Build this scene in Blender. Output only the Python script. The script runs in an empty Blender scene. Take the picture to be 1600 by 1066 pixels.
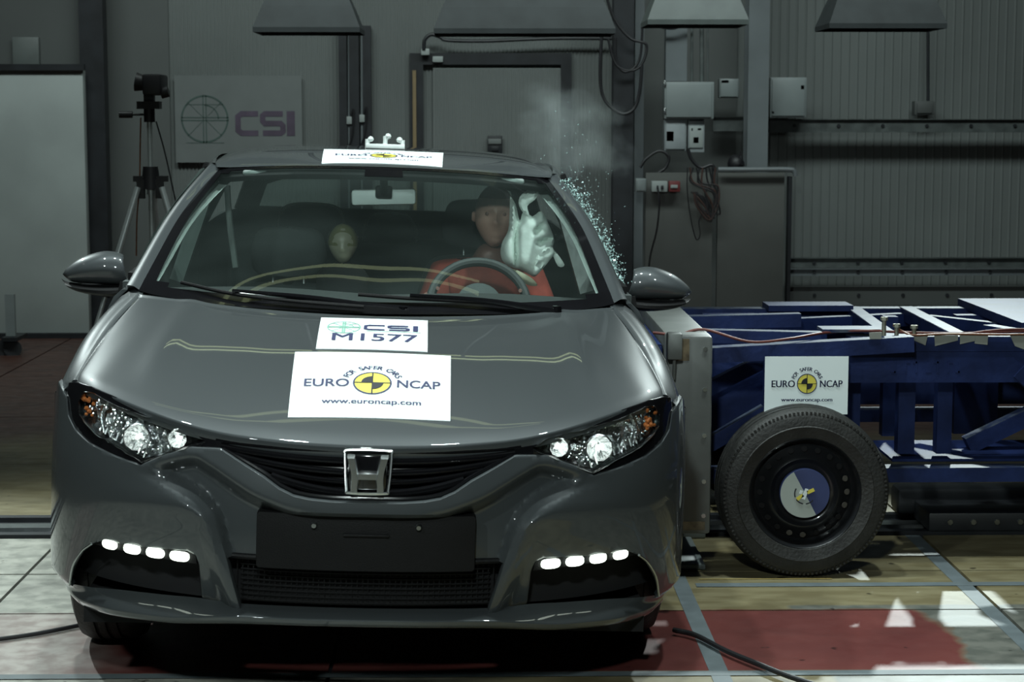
import bpy, bmesh, math, random
from mathutils import Vector, Matrix
from mathutils.geometry import delaunay_2d_cdt
from mathutils.bvhtree import BVHTree
random.seed(7)
sc = bpy.context.scene
COL = sc.collection
PI = math.pi
FPX, CH = 2948.0, 1.58
# ------------------------------------------------------------------ camera
yawc = math.atan(53 / FPX); pit = math.atan(347 / FPX)
fw = Vector((math.sin(yawc) * math.cos(pit), math.cos(yawc) * math.cos(pit), -math.sin(pit)))
rt = Vector((math.cos(yawc), -math.sin(yawc), 0)); up = rt.cross(fw)
cam = bpy.data.objects.new('camera', bpy.data.cameras.new('camera')); COL.objects.link(cam)
M = Matrix((rt, up, -fw)).transposed().to_4x4(); M.translation = (0, 0, CH)
cam.matrix_world = M
cam.data.sensor_width = 36; cam.data.lens = FPX / 1600 * 36
cam.data.clip_start = 0.05; cam.data.clip_end = 100
cam.data.dof.use_dof = True; cam.data.dof.focus_distance = 6.0; cam.data.dof.aperture_fstop = 8.0
sc.camera = cam
# ------------------------------------------------------------------ light
sc.view_settings.view_transform = 'Standard'; sc.view_settings.look = 'None'
sc.view_settings.exposure = 0.0; sc.view_settings.gamma = 1.0
sc.view_settings.use_curve_mapping = False
w = bpy.data.worlds.new('hall_world'); sc.world = w; w.use_nodes = True
w.node_tree.nodes['Background'].inputs[0].default_value = (0.75, 0.95, 0.95, 1)
w.node_tree.nodes['Background'].inputs[1].default_value = 0.03
def aim(o, tgt):
    o.rotation_euler = (Vector(tgt) - o.location).to_track_quat('-Z', 'Y').to_euler()
def light(name, kind, loc, tgt, energy, color=(0.86, 1, 0.98), **k):
    d = bpy.data.lights.new(name, kind); d.energy = energy; d.color = color
    for a, b in k.items(): setattr(d, a, b)
    o = bpy.data.objects.new(name, d); COL.objects.link(o); o.location = loc; aim(o, tgt); return o
# rows of film lamps hung over the crash zone
for i, (x, y, z, e) in enumerate([(-2.1, 5.7, 4.7, 1.1), (-0.85, 6.0, 4.9, 1.0), (0.35, 6.0, 4.9, 1.0), (1.5, 5.7, 4.7, 1.0)]):
    light('film_lamp', 'SPOT', (x, y, z), (x * 0.6 - 0.25, 5.4, 0.3), e * 330, spot_size=math.radians(75), spot_blend=0.6, shadow_soft_size=0.09)
for i, (x, y, z, e) in enumerate([(-2.2, 1.6, 3.2, 0.55), (-0.2, 1.0, 2.9, 1.0)]):
    light('film_lamp_front', 'SPOT', (x, y, z), (0.3 + .15 * x, 6.0, 0.6), e * 330, spot_size=math.radians(48), spot_blend=0.7, shadow_soft_size=0.12)
light('cabin_fill_spot', 'SPOT', (2.6, 3.0, 4.2), (0.22, 6.85, 1.15), 500, spot_size=math.radians(17), spot_blend=0.8, shadow_soft_size=0.1)  # added spot that brightens the airbag and cabin through the windscreen
light('film_lamp_rear', 'SPOT', (3.0, 11.3, 3.9), (1.75, 5.8, 0.1), 1400, spot_size=math.radians(28), spot_blend=0.5, shadow_soft_size=0.05)
light('film_lamp_rear', 'SPOT', (-4.0, 10.2, 4.0), (-2.0, 5.9, 0.1), 900, spot_size=math.radians(38), spot_blend=0.5, shadow_soft_size=0.06)
light('hall_glow', 'AREA', (0.0, 9.3, 5.6), (0.0, 14.0, 1.3), 140, shape='RECTANGLE', size=8.0, size_y=1.0, spread=math.radians(115))

# ------------------------------------------------------------------ materials
def mat(name, col, rough=0.5, metal=0.0, var=0.12, scale=6.0, bump=0.0, bscale=40.0, coat=0.0, emis=None, es=1.0, spec=0.5, col2=None, stretch=(1, 1, 1), ior=1.5):
    m = bpy.data.materials.new(name); m.use_nodes = True; nt = m.node_tree; n = nt.nodes; l = nt.links
    p = n['Principled BSDF']
    tc = n.new('ShaderNodeTexCoord'); mp = n.new('ShaderNodeMapping'); mp.inputs['Scale'].default_value = stretch
    l.new(tc.outputs['Object'], mp.inputs['Vector'])
    nz = n.new('ShaderNodeTexNoise'); nz.inputs['Scale'].default_value = scale; nz.inputs['Detail'].default_value = 5
    l.new(mp.outputs[0], nz.inputs['Vector'])
    cr = n.new('ShaderNodeValToRGB')
    c2 = col2 or tuple(c * (1 - var) for c in col)
    c1 = col if col2 else tuple(min(1, c * (1 + var)) for c in col)
    cr.color_ramp.elements[0].position = 0.35; cr.color_ramp.elements[1].position = 0.65
    cr.color_ramp.elements[0].color = (*c2, 1); cr.color_ramp.elements[1].color = (*c1, 1)
    l.new(nz.outputs['Fac'], cr.inputs[0]); l.new(cr.outputs[0], p.inputs['Base Color'])
    p.inputs['Roughness'].default_value = rough; p.inputs['Metallic'].default_value = metal
    p.inputs['Specular IOR Level'].default_value = spec
    p.inputs['Coat Weight'].default_value = coat; p.inputs['Coat Roughness'].default_value = 0.02
    if bump:
        nb = n.new('ShaderNodeTexNoise'); nb.inputs['Scale'].default_value = bscale; nb.inputs['Detail'].default_value = 4
        l.new(mp.outputs[0], nb.inputs['Vector'])
        b = n.new('ShaderNodeBump'); b.inputs['Strength'].default_value = bump; b.inputs['Distance'].default_value = 0.01
        l.new(nb.outputs['Fac'], b.inputs['Height']); l.new(b.outputs[0], p.inputs['Normal'])
    if emis:
        p.inputs['Emission Color'].default_value = (*emis, 1); p.inputs['Emission Strength'].default_value = es
    return m
def glassmat(name, tint, refl=1.0, rough=0.0, dust_haze=0.0):
    m = bpy.data.materials.new(name); m.use_nodes = True; nt = m.node_tree; n = nt.nodes; l = nt.links
    n.remove(n['Principled BSDF']); out = n['Material Output']
    t = n.new('ShaderNodeBsdfTransparent'); t.inputs[0].default_value = (*tint, 1)
    g = n.new('ShaderNodeBsdfGlossy'); g.inputs['Roughness'].default_value = rough
    g.inputs[0].default_value = (refl, refl, refl, 1)
    lw = n.new('ShaderNodeLayerWeight'); lw.inputs[0].default_value = 0.5
    pw = n.new('ShaderNodeMath'); pw.operation = 'POWER'; pw.inputs[1].default_value = 5; l.new(lw.outputs['Facing'], pw.inputs[0])
    f = n.new('ShaderNodeMath'); f.operation = 'MULTIPLY_ADD'; f.inputs[1].default_value = 0.95; f.inputs[2].default_value = 0.045; l.new(pw.outputs[0], f.inputs[0])
    if dust_haze:
        nz = n.new('ShaderNodeTexNoise'); nz.inputs['Scale'].default_value = 3; df = n.new('ShaderNodeBsdfDiffuse'); df.inputs[0].default_value = (.7, .9, .85, 1)  # teal dust layer that also imitates the reflected haze over the cabin
        dm = n.new('ShaderNodeMath'); dm.operation = 'MULTIPLY'; dm.inputs[1].default_value = dust_haze * 2; l.new(nz.outputs['Fac'], dm.inputs[0])
        m0 = n.new('ShaderNodeMixShader'); l.new(dm.outputs[0], m0.inputs[0]); l.new(t.outputs[0], m0.inputs[1]); l.new(df.outputs[0], m0.inputs[2]); t = m0
    mx = n.new('ShaderNodeMixShader'); l.new(f.outputs[0], mx.inputs[0]); l.new(t.outputs[0], mx.inputs[1]); l.new(g.outputs[0], mx.inputs[2])
    l.new(mx.outputs[0], out.inputs[0]); return m
PAINT = mat('metallic_grey_paint', (0.049, 0.055, 0.058), 0.42, 0.15, 0.03, 900, coat=1.0, spec=0.12)
PBLACK = mat('gloss_black_plastic', (0.006, 0.006, 0.007), 0.12, coat=0.6)
MBLACK = mat('matt_black_plastic', (0.005, 0.005, 0.0055), 0.55, bump=0.15, bscale=300, spec=.2)
VBLACK = mat('void_black', (0.003, 0.003, 0.004), 0.9)
CHROME = mat('chrome', (0.75, 0.77, 0.78), 0.05, 1.0, 0.03)
REFL = mat('reflector_chrome', (0.85, 0.88, 0.88), 0.2, 1.0, 0.05, bump=.5, bscale=120)
SILV = mat('brushed_steel', (0.5, 0.53, 0.53), 0.28, 1.0, 0.1, 30)
RUBBER = mat('tyre_rubber', (0.017, 0.017, 0.016), 0.62, var=0.3, scale=14, bump=0.3, bscale=90)
PAPER = mat('white_paper', (0.80, 0.88, 0.88), 0.5, var=0.015, scale=3)
INKB = mat('black_ink', (0.012, 0.014, 0.02), 0.5, var=0.02)
INKN = mat('navy_ink', (0.03, 0.035, 0.10), 0.5, var=0.02)
INKY = mat('yellow_ink', (0.72, 0.62, 0.09), 0.5, var=0.02)
INKG = mat('green_ink', (0.22, 0.42, 0.33), 0.5, var=0.02)
INTER = mat('dark_interior_fabric', (0.042, 0.050, 0.050), 0.9, var=0.15, bump=0.2, bscale=200)
INTER2 = mat('grey_interior_trim', (0.20, 0.235, 0.225), 0.7, var=0.06)
DASH = mat('dashboard_skin', (0.016, 0.019, 0.019), 0.8)
PIPE = mat('pale_piping', (.5, .58, .56), .5)
SEATB = mat('black_seat_cloth', (0.013, 0.014, 0.015), 0.9)
BLUE = mat('blue_trolley_paint', (0.012, 0.022, 0.080), 0.5, var=0.25, scale=9, bump=0.1, bscale=60, spec=.2)
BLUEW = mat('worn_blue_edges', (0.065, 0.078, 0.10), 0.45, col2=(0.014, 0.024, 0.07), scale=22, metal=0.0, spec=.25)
GREYB = mat('barrier_grey', (0.105, 0.113, 0.108), 0.5, var=0.10, scale=7, bump=0.05)
WALLG = mat('grey_cladding', (0.135, 0.15, 0.145), 0.55, var=0.10, scale=0.9)
WALLD = mat('dark_cladding', (0.085, 0.093, 0.09), 0.6, var=0.12, scale=0.7)
DARK = mat('dark_steel', (0.012, 0.014, 0.017), 0.5, var=0.3, scale=8)
COLG = mat('grey_column_paint', (0.13, 0.148, 0.155), 0.5, var=0.10, scale=3)
PANELW = mat('pale_door_paint', (0.30, 0.335, 0.325), 0.5, var=0.10, scale=1.6)
BOXG = mat('grey_enclosure', (0.21, 0.24, 0.24), 0.4, var=0.07, scale=5)
CABLE = mat('black_cable', (0.012, 0.012, 0.014), 0.5)
REDC = mat('red_cable', (0.10, 0.022, 0.016), 0.5)
ORC = mat('orange_cable', (0.14, 0.05, 0.02), 0.5)
SKIN = mat('dummy_vinyl', (0.50, 0.31, 0.25), 0.45, var=0.06, scale=8)
SKIND = mat('dark_vinyl_scalp_shade', (0.16, 0.075, 0.06), 0.5, var=0.1)  # dark vinyl of the body; on the scalp it paints in shade
SHIRT = mat('red_shirt', (0.27, 0.045, 0.028), 0.85, var=0.12, scale=18, bump=0.3, bscale=30)
BAG = mat('airbag_cloth', (0.78, 0.86, 0.81), 0.8, var=0.05, scale=9, bump=0.35, bscale=22)
GLASS = glassmat('windscreen_glass', (0.86, 0.92, 0.90), 1.0, 0.0, 0.012)
LENS = glassmat('lamp_lens', (0.93, 0.95, 0.95), 1.0)
CHROME2 = mat('stud_chrome', (.95, .98, .98), .1, 1.0, .02)
EMB = mat('emblem_chrome', (.85, .88, .88), .25, 1.0, .02)
LED = mat('led_glow', (0.9, 0.95, 0.9), 0.2, emis=(0.88, 1.0, 0.86), es=3.2)
BULB = mat('bulb_added_glow', (.9, .9, .9), .3, emis=(.95, 1, .95), es=1.3)  # glow added to feed the headlight sparkle, standing in for outside light
AMBER = mat('amber_plastic', (0.55, 0.17, 0.05), 0.2, coat=0.5)
TAPE = mat('grey_tape', (0.12, 0.145, 0.155), 0.6, var=0.1, scale=15)

# ------------------------------------------------------------------ mesh helpers
def lerp(a, b, t): return a + (b - a) * t
def sm(t): t = max(0, min(1, t)); return t * t * (3 - 2 * t)
def mk(name, verts, faces, m, parent=None, smooth=True, angle=35, mats=None, fm=None):
    me = bpy.data.meshes.new(name); me.from_pydata([tuple(v) for v in verts], [], faces); me.update()
    bm = bmesh.new(); bm.from_mesh(me); bmesh.ops.recalc_face_normals(bm, faces=bm.faces) if smooth != 'raw' else None
    bm.to_mesh(me); bm.free()
    for x in (mats or [m]): me.materials.append(x)
    if fm:
        for p, i in zip(me.polygons, fm): p.material_index = i
    if smooth:
        me.shade_smooth(); me.set_sharp_from_angle(angle=math.radians(angle))
    o = bpy.data.objects.new(name, me); COL.objects.link(o)
    if parent: o.parent = parent
    return o
def tag(o, label=None, cat=None, group=None, kind=None):
    if label: o['label'] = label
    if cat: o['category'] = cat
    if group: o['group'] = group
    if kind: o['kind'] = kind
    return o
def empty(name, loc=(0, 0, 0), label=None, cat=None, group=None, mw=None):
    o = bpy.data.objects.new(name, None); COL.objects.link(o); o.empty_display_size = 0.1
    if mw is not None: o.matrix_world = mw
    else: o.location = loc
    return tag(o, label, cat, group)
class MB:
    def __init__(s): s.v = []; s.f = []; s.m = []
    def add(s, vs, fs, mi=0):
        k = len(s.v); s.v += [Vector(v) for v in vs]; s.f += [tuple(i + k for i in f) for f in fs]; s.m += [mi] * len(fs); return s
    def box(s, a, b, mi=0, M=None):
        x0, y0, z0 = a; x1, y1, z1 = b
        vs = [Vector(p) for p in ((x0, y0, z0), (x1, y0, z0), (x1, y1, z0), (x0, y1, z0), (x0, y0, z1), (x1, y0, z1), (x1, y1, z1), (x0, y1, z1))]
        if M: vs = [M @ v for v in vs]
        return s.add(vs, [(0, 3, 2, 1), (4, 5, 6, 7), (0, 1, 5, 4), (1, 2, 6, 5), (2, 3, 7, 6), (3, 0, 4, 7)], mi)
    def bbox(s, a, b, r=0.005, mi=0):
        # box with chamfered edges
        bm = bmesh.new(); bmesh.ops.create_cube(bm, size=1)
        for v in bm.verts: v.co = Vector([lerp(a[i], b[i], v.co[i] + 0.5) for i in range(3)])
        bmesh.ops.bevel(bm, geom=bm.edges[:], offset=r, segments=2, affect='EDGES', profile=0.5)
        bm.verts.index_update()
        s.add([v.co.copy() for v in bm.verts], [[v.index for v in f.verts] for f in bm.faces], mi); bm.free(); return s
    def beam(s, p, q, wd, ht, mi=0, upv=(0, 0, 1)):
        p = Vector(p); q = Vector(q); d = (q - p).normalized(); u = Vector(upv)
        sd = d.cross(u).normalized() * wd / 2; u2 = sd.cross(d).normalized() * ht / 2
        vs = [p - sd - u2, p + sd - u2, p + sd + u2, p - sd + u2, q - sd - u2, q + sd - u2, q + sd + u2, q - sd + u2]
        return s.add(vs, [(0, 1, 2, 3), (7, 6, 5, 4), (0, 4, 5, 1), (1, 5, 6, 2), (2, 6, 7, 3), (3, 7, 4, 0)], mi)
    def cyl(s, p, q, r, r2=None, n=16, mi=0, caps=True):
        p = Vector(p); q = Vector(q); d = (q - p).normalized(); r2 = r if r2 is None else r2
        a = d.orthogonal().normalized(); b = d.cross(a)
        vs = [p + (a * math.cos(t) + b * math.sin(t)) * r for t in [2 * PI * i / n for i in range(n)]]
        vs += [q + (a * math.cos(t) + b * math.sin(t)) * r2 for t in [2 * PI * i / n for i in range(n)]]
        fs = [(i, (i + 1) % n, n + (i + 1) % n, n + i) for i in range(n)]
        if caps: fs += [tuple(range(n))[::-1], tuple(range(n, 2 * n))]
        return s.add(vs, fs, mi)
    def tube(s, pts, r, n=8, mi=0, closed=False, cr=True, sub=6):
        P = [Vector(p) for p in pts]
        if cr and len(P) > 2: P = crline(P, sub)
        vs = []; k = len(P); a = None
        for i, p in enumerate(P):
            d = (P[min(i + 1, k - 1)] - P[max(i - 1, 0)]).normalized()
            if a is None: a = d.orthogonal().normalized()
            a = (a - d * a.dot(d)).normalized(); b = d.cross(a)
            rr = r(i / (k - 1)) if callable(r) else r
            vs += [p + (a * math.cos(t) + b * math.sin(t)) * rr for t in [2 * PI * j / n for j in range(n)]]
        fs = [(i * n + j, i * n + (j + 1) % n, (i + 1) * n + (j + 1) % n, (i + 1) * n + j) for i in range(k - 1) for j in range(n)]
        fs += [tuple(range(n))[::-1], tuple(range((k - 1) * n, k * n))]
        return s.add(vs, fs, mi)
    def lathe(s, prof, origin, axis, n=48, mi=0, a0=0, a1=2 * PI):
        ax = Vector(axis).normalized(); a = ax.orthogonal().normalized(); b = ax.cross(a); o = Vector(origin)
        full = abs(a1 - a0 - 2 * PI) < 1e-6; cnt = n if full else n + 1; k = len(prof)
        vs = []
        for i in range(cnt):
            t = a0 + (a1 - a0) * i / n
            for (r, h) in prof: vs.append(o + ax * h + (a * math.cos(t) + b * math.sin(t)) * r)
        fs = [(i * k + j, i * k + j + 1, ((i + 1) % cnt) * k + j + 1, ((i + 1) % cnt) * k + j) for i in range(n if full else n) for j in range(k - 1)]
        return s.add(vs, fs, mi)
    def xf(s, M): s.v = [M @ v for v in s.v]; return s
    def mirror(s):
        n = len(s.v); s.v += [Vector((-v.x, v.y, v.z)) for v in s.v]; s.f += [tuple(i + n for i in f[::-1]) for f in list(s.f)]; s.m += list(s.m); return s
    def build(s, name, m, parent=None, smooth=True, angle=35, body=False):
        v = [RB @ x for x in s.v] if body else s.v
        ms = m if isinstance(m, (list, tuple)) else [m]
        return mk(name, v, s.f, None, parent, smooth, angle, mats=ms, fm=s.m)
def crline(P, sub=6):
    out = []; n = len(P)
    for i in range(n - 1):
        p1, p2 = P[i], P[i + 1]
        p0 = P[i - 1] if i > 0 else p1 * 2 - p2
        p3 = P[i + 2] if i + 2 < n else p2 * 2 - p1
        for j in range(sub):
            t = j / sub; t2 = t * t; t3 = t2 * t
            out.append(0.5 * ((2 * p1) + (p2 - p0) * t + (2 * p0 - 5 * p1 + 4 * p2 - p3) * t2 + (3 * p1 - p0 - 3 * p2 + p3) * t3))
    out.append(P[-1].copy()); return out
def resample(P, K):
    L = [0]
    for a, b in zip(P, P[1:]): L.append(L[-1] + (b - a).length)
    out = []; j = 0
    for i in range(K):
        t = L[-1] * i / (K - 1)
        while j < len(L) - 2 and L[j + 1] < t: j += 1
        d = L[j + 1] - L[j]
        out.append(P[j].lerp(P[j + 1], (t - L[j]) / d if d > 0 else 0))
    return out
def patch(rows, K=24, sub=6, lin=False):
    R = [resample(crline([Vector(p) for p in r], 8) if not lin else [Vector(p) for p in r], K) for r in rows]
    if lin: cols = [[R[i][k] for i in range(len(R))] for k in range(K)]
    else: cols = [crline([R[i][k] for i in range(len(R))], sub) for k in range(K)]
    n = len(cols[0]); vs = [cols[k][i] for i in range(n) for k in range(K)]
    fs = [(i * K + k, i * K + k + 1, (i + 1) * K + k + 1, (i + 1) * K + k) for i in range(n - 1) for k in range(K - 1)]
    return vs, fs
def skirt(mb, depth, dirv, first=0.004):
    """folds the open border of a panel back by depth, with a small rounded first step"""
    ec = {}
    for f in mb.f:
        for a, b in zip(f, f[1:] + f[:1]): ec[(min(a, b), max(a, b))] = ec.get((min(a, b), max(a, b)), 0) + 1
    D = Vector(dirv); m1 = {}; m2 = {}
    cen = {}
    for f in mb.f:
        c = sum((mb.v[i] for i in f), Vector()) / len(f)
        for i in f: cen.setdefault(i, []).append(c)
    for (a, b), c in ec.items():
        if c != 1: continue
        if abs(mb.v[a].x) < 1e-5 and abs(mb.v[b].x) < 1e-5: continue
        for i in (a, b):
            if i not in m1:
                cc = sum(cen[i], Vector()) / len(cen[i]); o = (mb.v[i] - cc); o -= D * o.dot(D)
                o = o.normalized() if o.length > 1e-6 else Vector()
                m1[i] = len(mb.v); mb.v.append(mb.v[i] + o * first * 0.6 + D * first)
                m2[i] = len(mb.v); mb.v.append(mb.v[i] + o * first * 0.6 + D * depth)
        mb.f += [(a, b, m1[b], m1[a]), (m1[a], m1[b], m2[b], m2[a])]; mb.m += [0, 0]
def cdt(outer, cons=(), step=0.012, holes=()):
    """triangulates a 2D outline with crease lines and a fill of grid points"""
    def inside(x, y, P):
        r = False; j = len(P) - 1
        for i in range(len(P)):
            if (P[i][1] > y) != (P[j][1] > y) and x < (P[j][0] - P[i][0]) * (y - P[i][1]) / (P[j][1] - P[i][1]) + P[i][0]: r = not r
            j = i
        return r
    def seg(P, closed):
        o = []; n = len(P)
        for i in range(n if closed else n - 1):
            a = Vector(P[i]); b = Vector(P[(i + 1) % n]); k = max(1, int((b - a).length / step))
            o += [a.lerp(b, j / k) for j in range(k)]
        if not closed: o.append(Vector(P[-1]))
        return o
    vs = []; es = []
    def put(L, closed):
        k = len(vs); vs.extend(L); es.extend([(k + i, k + i + 1) for i in range(len(L) - 1)])
        if closed: es.append((k + len(L) - 1, k))
    ob = seg(outer, True); put(ob, True); hb = [seg(h, True) for h in holes]
    for h in hb: put(h, True)
    for c in cons: put(seg(c, False), False)
    bd = list(vs)
    xs = [p[0] for p in outer]; ys = [p[1] for p in outer]
    nx = int((max(xs) - min(xs)) / step) + 1; ny = int((max(ys) - min(ys)) / step) + 1
    cell = {}
    for p in bd: cell.setdefault((int(p[0] / step), int(p[1] / step)), []).append(p)
    for i in range(nx):
        for j in range(ny):
            x = min(xs) + (i + 0.5 * (j % 2)) * step; y = min(ys) + j * step
            if not inside(x, y, outer) or any(inside(x, y, h) for h in holes): continue
            cx, cy = int(x / step), int(y / step)
            if any((p[0] - x) ** 2 + (p[1] - y) ** 2 < (0.55 * step) ** 2 for a in (-1, 0, 1) for b in (-1, 0, 1) for p in cell.get((cx + a, cy + b), ())): continue
            vs.append(Vector((x, y)))
    V, _, F, *_r = delaunay_2d_cdt([Vector((p[0], p[1])) for p in vs], es, [], 0, 1e-6)
    F2 = []
    for f in F:
        c = sum((V[i] for i in f), Vector((0, 0))) / len(f)
        if inside(c[0], c[1], outer) and not any(inside(c[0], c[1], h) for h in holes): F2.append(tuple(f))
    used = sorted({i for f in F2 for i in f}); mp = {o: k for k, o in enumerate(used)}
    return [V[i] for i in used], [tuple(mp[i] for i in f) for f in F2]
def dseg(x, y, P):
    d = 9
    for (ax, ay), (bx, by) in zip(P, P[1:]):
        vx, vy = bx - ax, by - ay; t = max(0, min(1, ((x - ax) * vx + (y - ay) * vy) / (vx * vx + vy * vy + 1e-12)))
        d = min(d, math.hypot(x - ax - t * vx, y - ay - t * vy))
    return d
def interp(x, P):
    if x <= P[0][0]: return P[0][1]
    for (a, b), (c, d) in zip(P, P[1:]):
        if x <= c: return b + (d - b) * (x - a) / (c - a)
    return P[-1][1]

# ------------------------------------------------------------------ printed graphics
FONT = bpy.data.curves.new('f', 'FONT')
_tc = {}
def textmesh(s, bold=0.0):
    if (s, bold) in _tc: return _tc[(s, bold)]
    c = bpy.data.curves.new('t', 'FONT'); c.body = s; c.size = 1; c.resolution_u = 4; c.offset = bold; c.align_x = 'CENTER'
    o = bpy.data.objects.new('t', c); COL.objects.link(o)
    dg = bpy.context.evaluated_depsgraph_get(); me = o.evaluated_get(dg).to_mesh()
    me.calc_loop_triangles(); r = ([tuple(v.co[:2]) for v in me.vertices], [tuple(t.vertices) for t in me.loop_triangles])
    o.evaluated_get(dg).to_mesh_clear(); bpy.data.objects.remove(o); bpy.data.curves.remove(c)
    _tc[(s, bold)] = r; return r
class Print:
    """flat print in sheet coordinates (u right, v up, metres)"""
    def __init__(s): s.parts = {}
    def add(s, key, vs, fs):
        V, F = s.parts.setdefault(key, ([], [])); k = len(V); V += [tuple(v) for v in vs]; F += [tuple(i + k for i in f) for f in fs]
    def text(s, key, t, u, v, wd, ht, bold=0.0, rot=0):
        vs, fs = textmesh(t)
        if not vs: return
        x0 = min(p[0] for p in vs); x1 = max(p[0] for p in vs); hs = ht / 0.73
        kx = wd / (x1 - x0) if wd else hs
        c, sn = math.cos(rot), math.sin(rot)
        if bold:
            s.text(key, t, u - bold, v, wd, ht, 0, rot); s.text(key, t, u + bold, v, wd, ht, 0, rot); return
        P = [((p[0] - (x0 + x1) / 2) * kx, p[1] * hs) for p in vs]
        s.add(key, [(u + a * c - b * sn, v + a * sn + b * c) for a, b in P], fs)
    def disc(s, key, u, v, r, a0=0, a1=360, n=32):
        s.add(key, [(u, v)] + [(u + r * math.cos(math.radians(a0 + (a1 - a0) * i / n)), v + r * math.sin(math.radians(a0 + (a1 - a0) * i / n))) for i in range(n + 1)], [(0, i + 1, i + 2) for i in range(n)])
    def ring(s, key, u, v, r0, r1, a0=0, a1=360, n=40):
        P = []
        for i in range(n + 1):
            t = math.radians(a0 + (a1 - a0) * i / n); P += [(u + r0 * math.cos(t), v + r0 * math.sin(t)), (u + r1 * math.cos(t), v + r1 * math.sin(t))]
        s.add(key, P, [(2 * i, 2 * i + 1, 2 * i + 3, 2 * i + 2) for i in range(n)])
    def line(s, key, pts, wd):
        P = [Vector(p) for p in pts]; out = []; n = len(P)
        for i in range(n):
            d0 = (P[i] - P[i - 1]).normalized() if i > 0 else None; d1 = (P[i + 1] - P[i]).normalized() if i < n - 1 else None
            if d0 is None: d0 = d1
            if d1 is None: d1 = d0
            nm = Vector((-(d0 + d1).y, (d0 + d1).x)).normalized(); k = max(0.5, nm.dot(Vector((-d0.y, d0.x))))
            out += [tuple(P[i] + nm * wd / 2 / k), tuple(P[i] - nm * wd / 2 / k)]
        s.add(key, out, [(2 * i, 2 * i + 1, 2 * i + 3, 2 * i + 2) for i in range(n - 1)])
    def build(s, fn, parent, names, h0=0.0006, body=False):
        for i, (key, (V, F)) in enumerate(s.parts.items()):
            m, lay = names[key][1], names[key][2]
            vs = [fn(u, v, h0 * (1 + lay)) for u, v in V]
            if body: vs = [RB @ x for x in vs]
            mk(names[key][0], vs, F, m, parent, smooth=False)
def euro_print(W):
    """crash programme sheet: coloured disc, two words, arc of letters, web address; W = sheet width"""
    p = Print(); k = W / 0.45; r = 0.051 * k
    cx, cy = 0.003 * k, -0.012 * k
    p.disc('y', cx, cy, r); p.ring('b', cx, cy, r * 0.96, r * 1.05)
    p.disc('b2', cx, cy, r * 0.6, 90, 180, 12); p.disc('b2', cx, cy, r * 0.6, 270, 360, 12)
    p.line('b2', [(cx - r, cy), (cx + r, cy)], r * 0.07); p.line('b2', [(cx, cy - r), (cx, cy + r)], r * 0.07)
    p.text('b', 'EURO', cx - 0.1255 * k, cy - 0.018 * k, 0.122 * k, 0.038 * k, .0008); p.text('b', 'NCAP', cx + 0.128 * k, cy - 0.018 * k, 0.118 * k, 0.038 * k, .0008)
    s = 'FOR SAFER CARS'
    for i, ch in enumerate(s):
        if ch == ' ': continue
        a = math.radians(155 - 130 * i / (len(s) - 1)); R = 0.070 * k
        p.text('b', ch, cx + R * math.cos(a), cy + R * math.sin(a), None, 0.0195 * k, .0006, a - PI / 2)
    p.text('g', 'www.euroncap.com', cx, cy - 0.094 * k, 0.27 * k, 0.021 * k, .0007)
    return p
EN = {'y': ('yellow_disc', INKY, 0), 'b': ('lettering', INKN, 1), 'b2': ('black_quadrants', INKB, 2), 'g': ('web_address', INKN, 1)}
def csi_logo(p, kc, kl, u, v, s, wd=0.02):
    """round line emblem and the three-letter name, s = emblem radius"""
    p.ring(kl, u, v, s * (0.93), s)
    for d in (-0.06, 0.06):
        p.line(kl, [(u - s, v + d * s), (u + s, v + d * s)], s * wd * 2); p.line(kl, [(u + d * s, v - s), (u + d * s, v + s)], s * wd * 2)
    for a in (45, 135, 225, 315):
        c, sn = math.cos(math.radians(a)), math.sin(math.radians(a)); p.line(kl, [(u + .15 * s * c, v + .15 * s * sn), (u + s * c, v + s * sn)], s * wd)
    p.ring(kl, u, v, s * 0.55, s * 0.6, 0, 90, 12)
    p.line(kl, [(u - .8 * s, v - s), (u + .8 * s, v - s)], s * wd); p.line(kl, [(u - .8 * s, v + .6 * s), (u + .8 * s, v + .6 * s)], s * wd)
def csi_letters(p, key, u, v, wd, ht):
    t = ht * 0.22; h = ht / 2 - t / 2; cw = wd * 0.36
    C = [(1, 1), (.18, 1), (0, .7), (0, -.7), (.18, -1), (1, -1)]
    p.line(key, [(u + a * cw, v + b * h) for a, b in C], t)
    u2 = u + wd * 0.44
    S = [(1, 1), (.12, 1), (0, .8), (0, .25), (.12, 0), (.88, 0), (1, -.25), (1, -.8), (.88, -1), (0, -1)]
    p.line(key, [(u2 + a * cw, v + b * h) for a, b in S], t)
    u3 = u + wd * 0.94
    p.line(key, [(u3, v + ht / 2), (u3, v - ht / 2)], t * 1.5)

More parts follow.
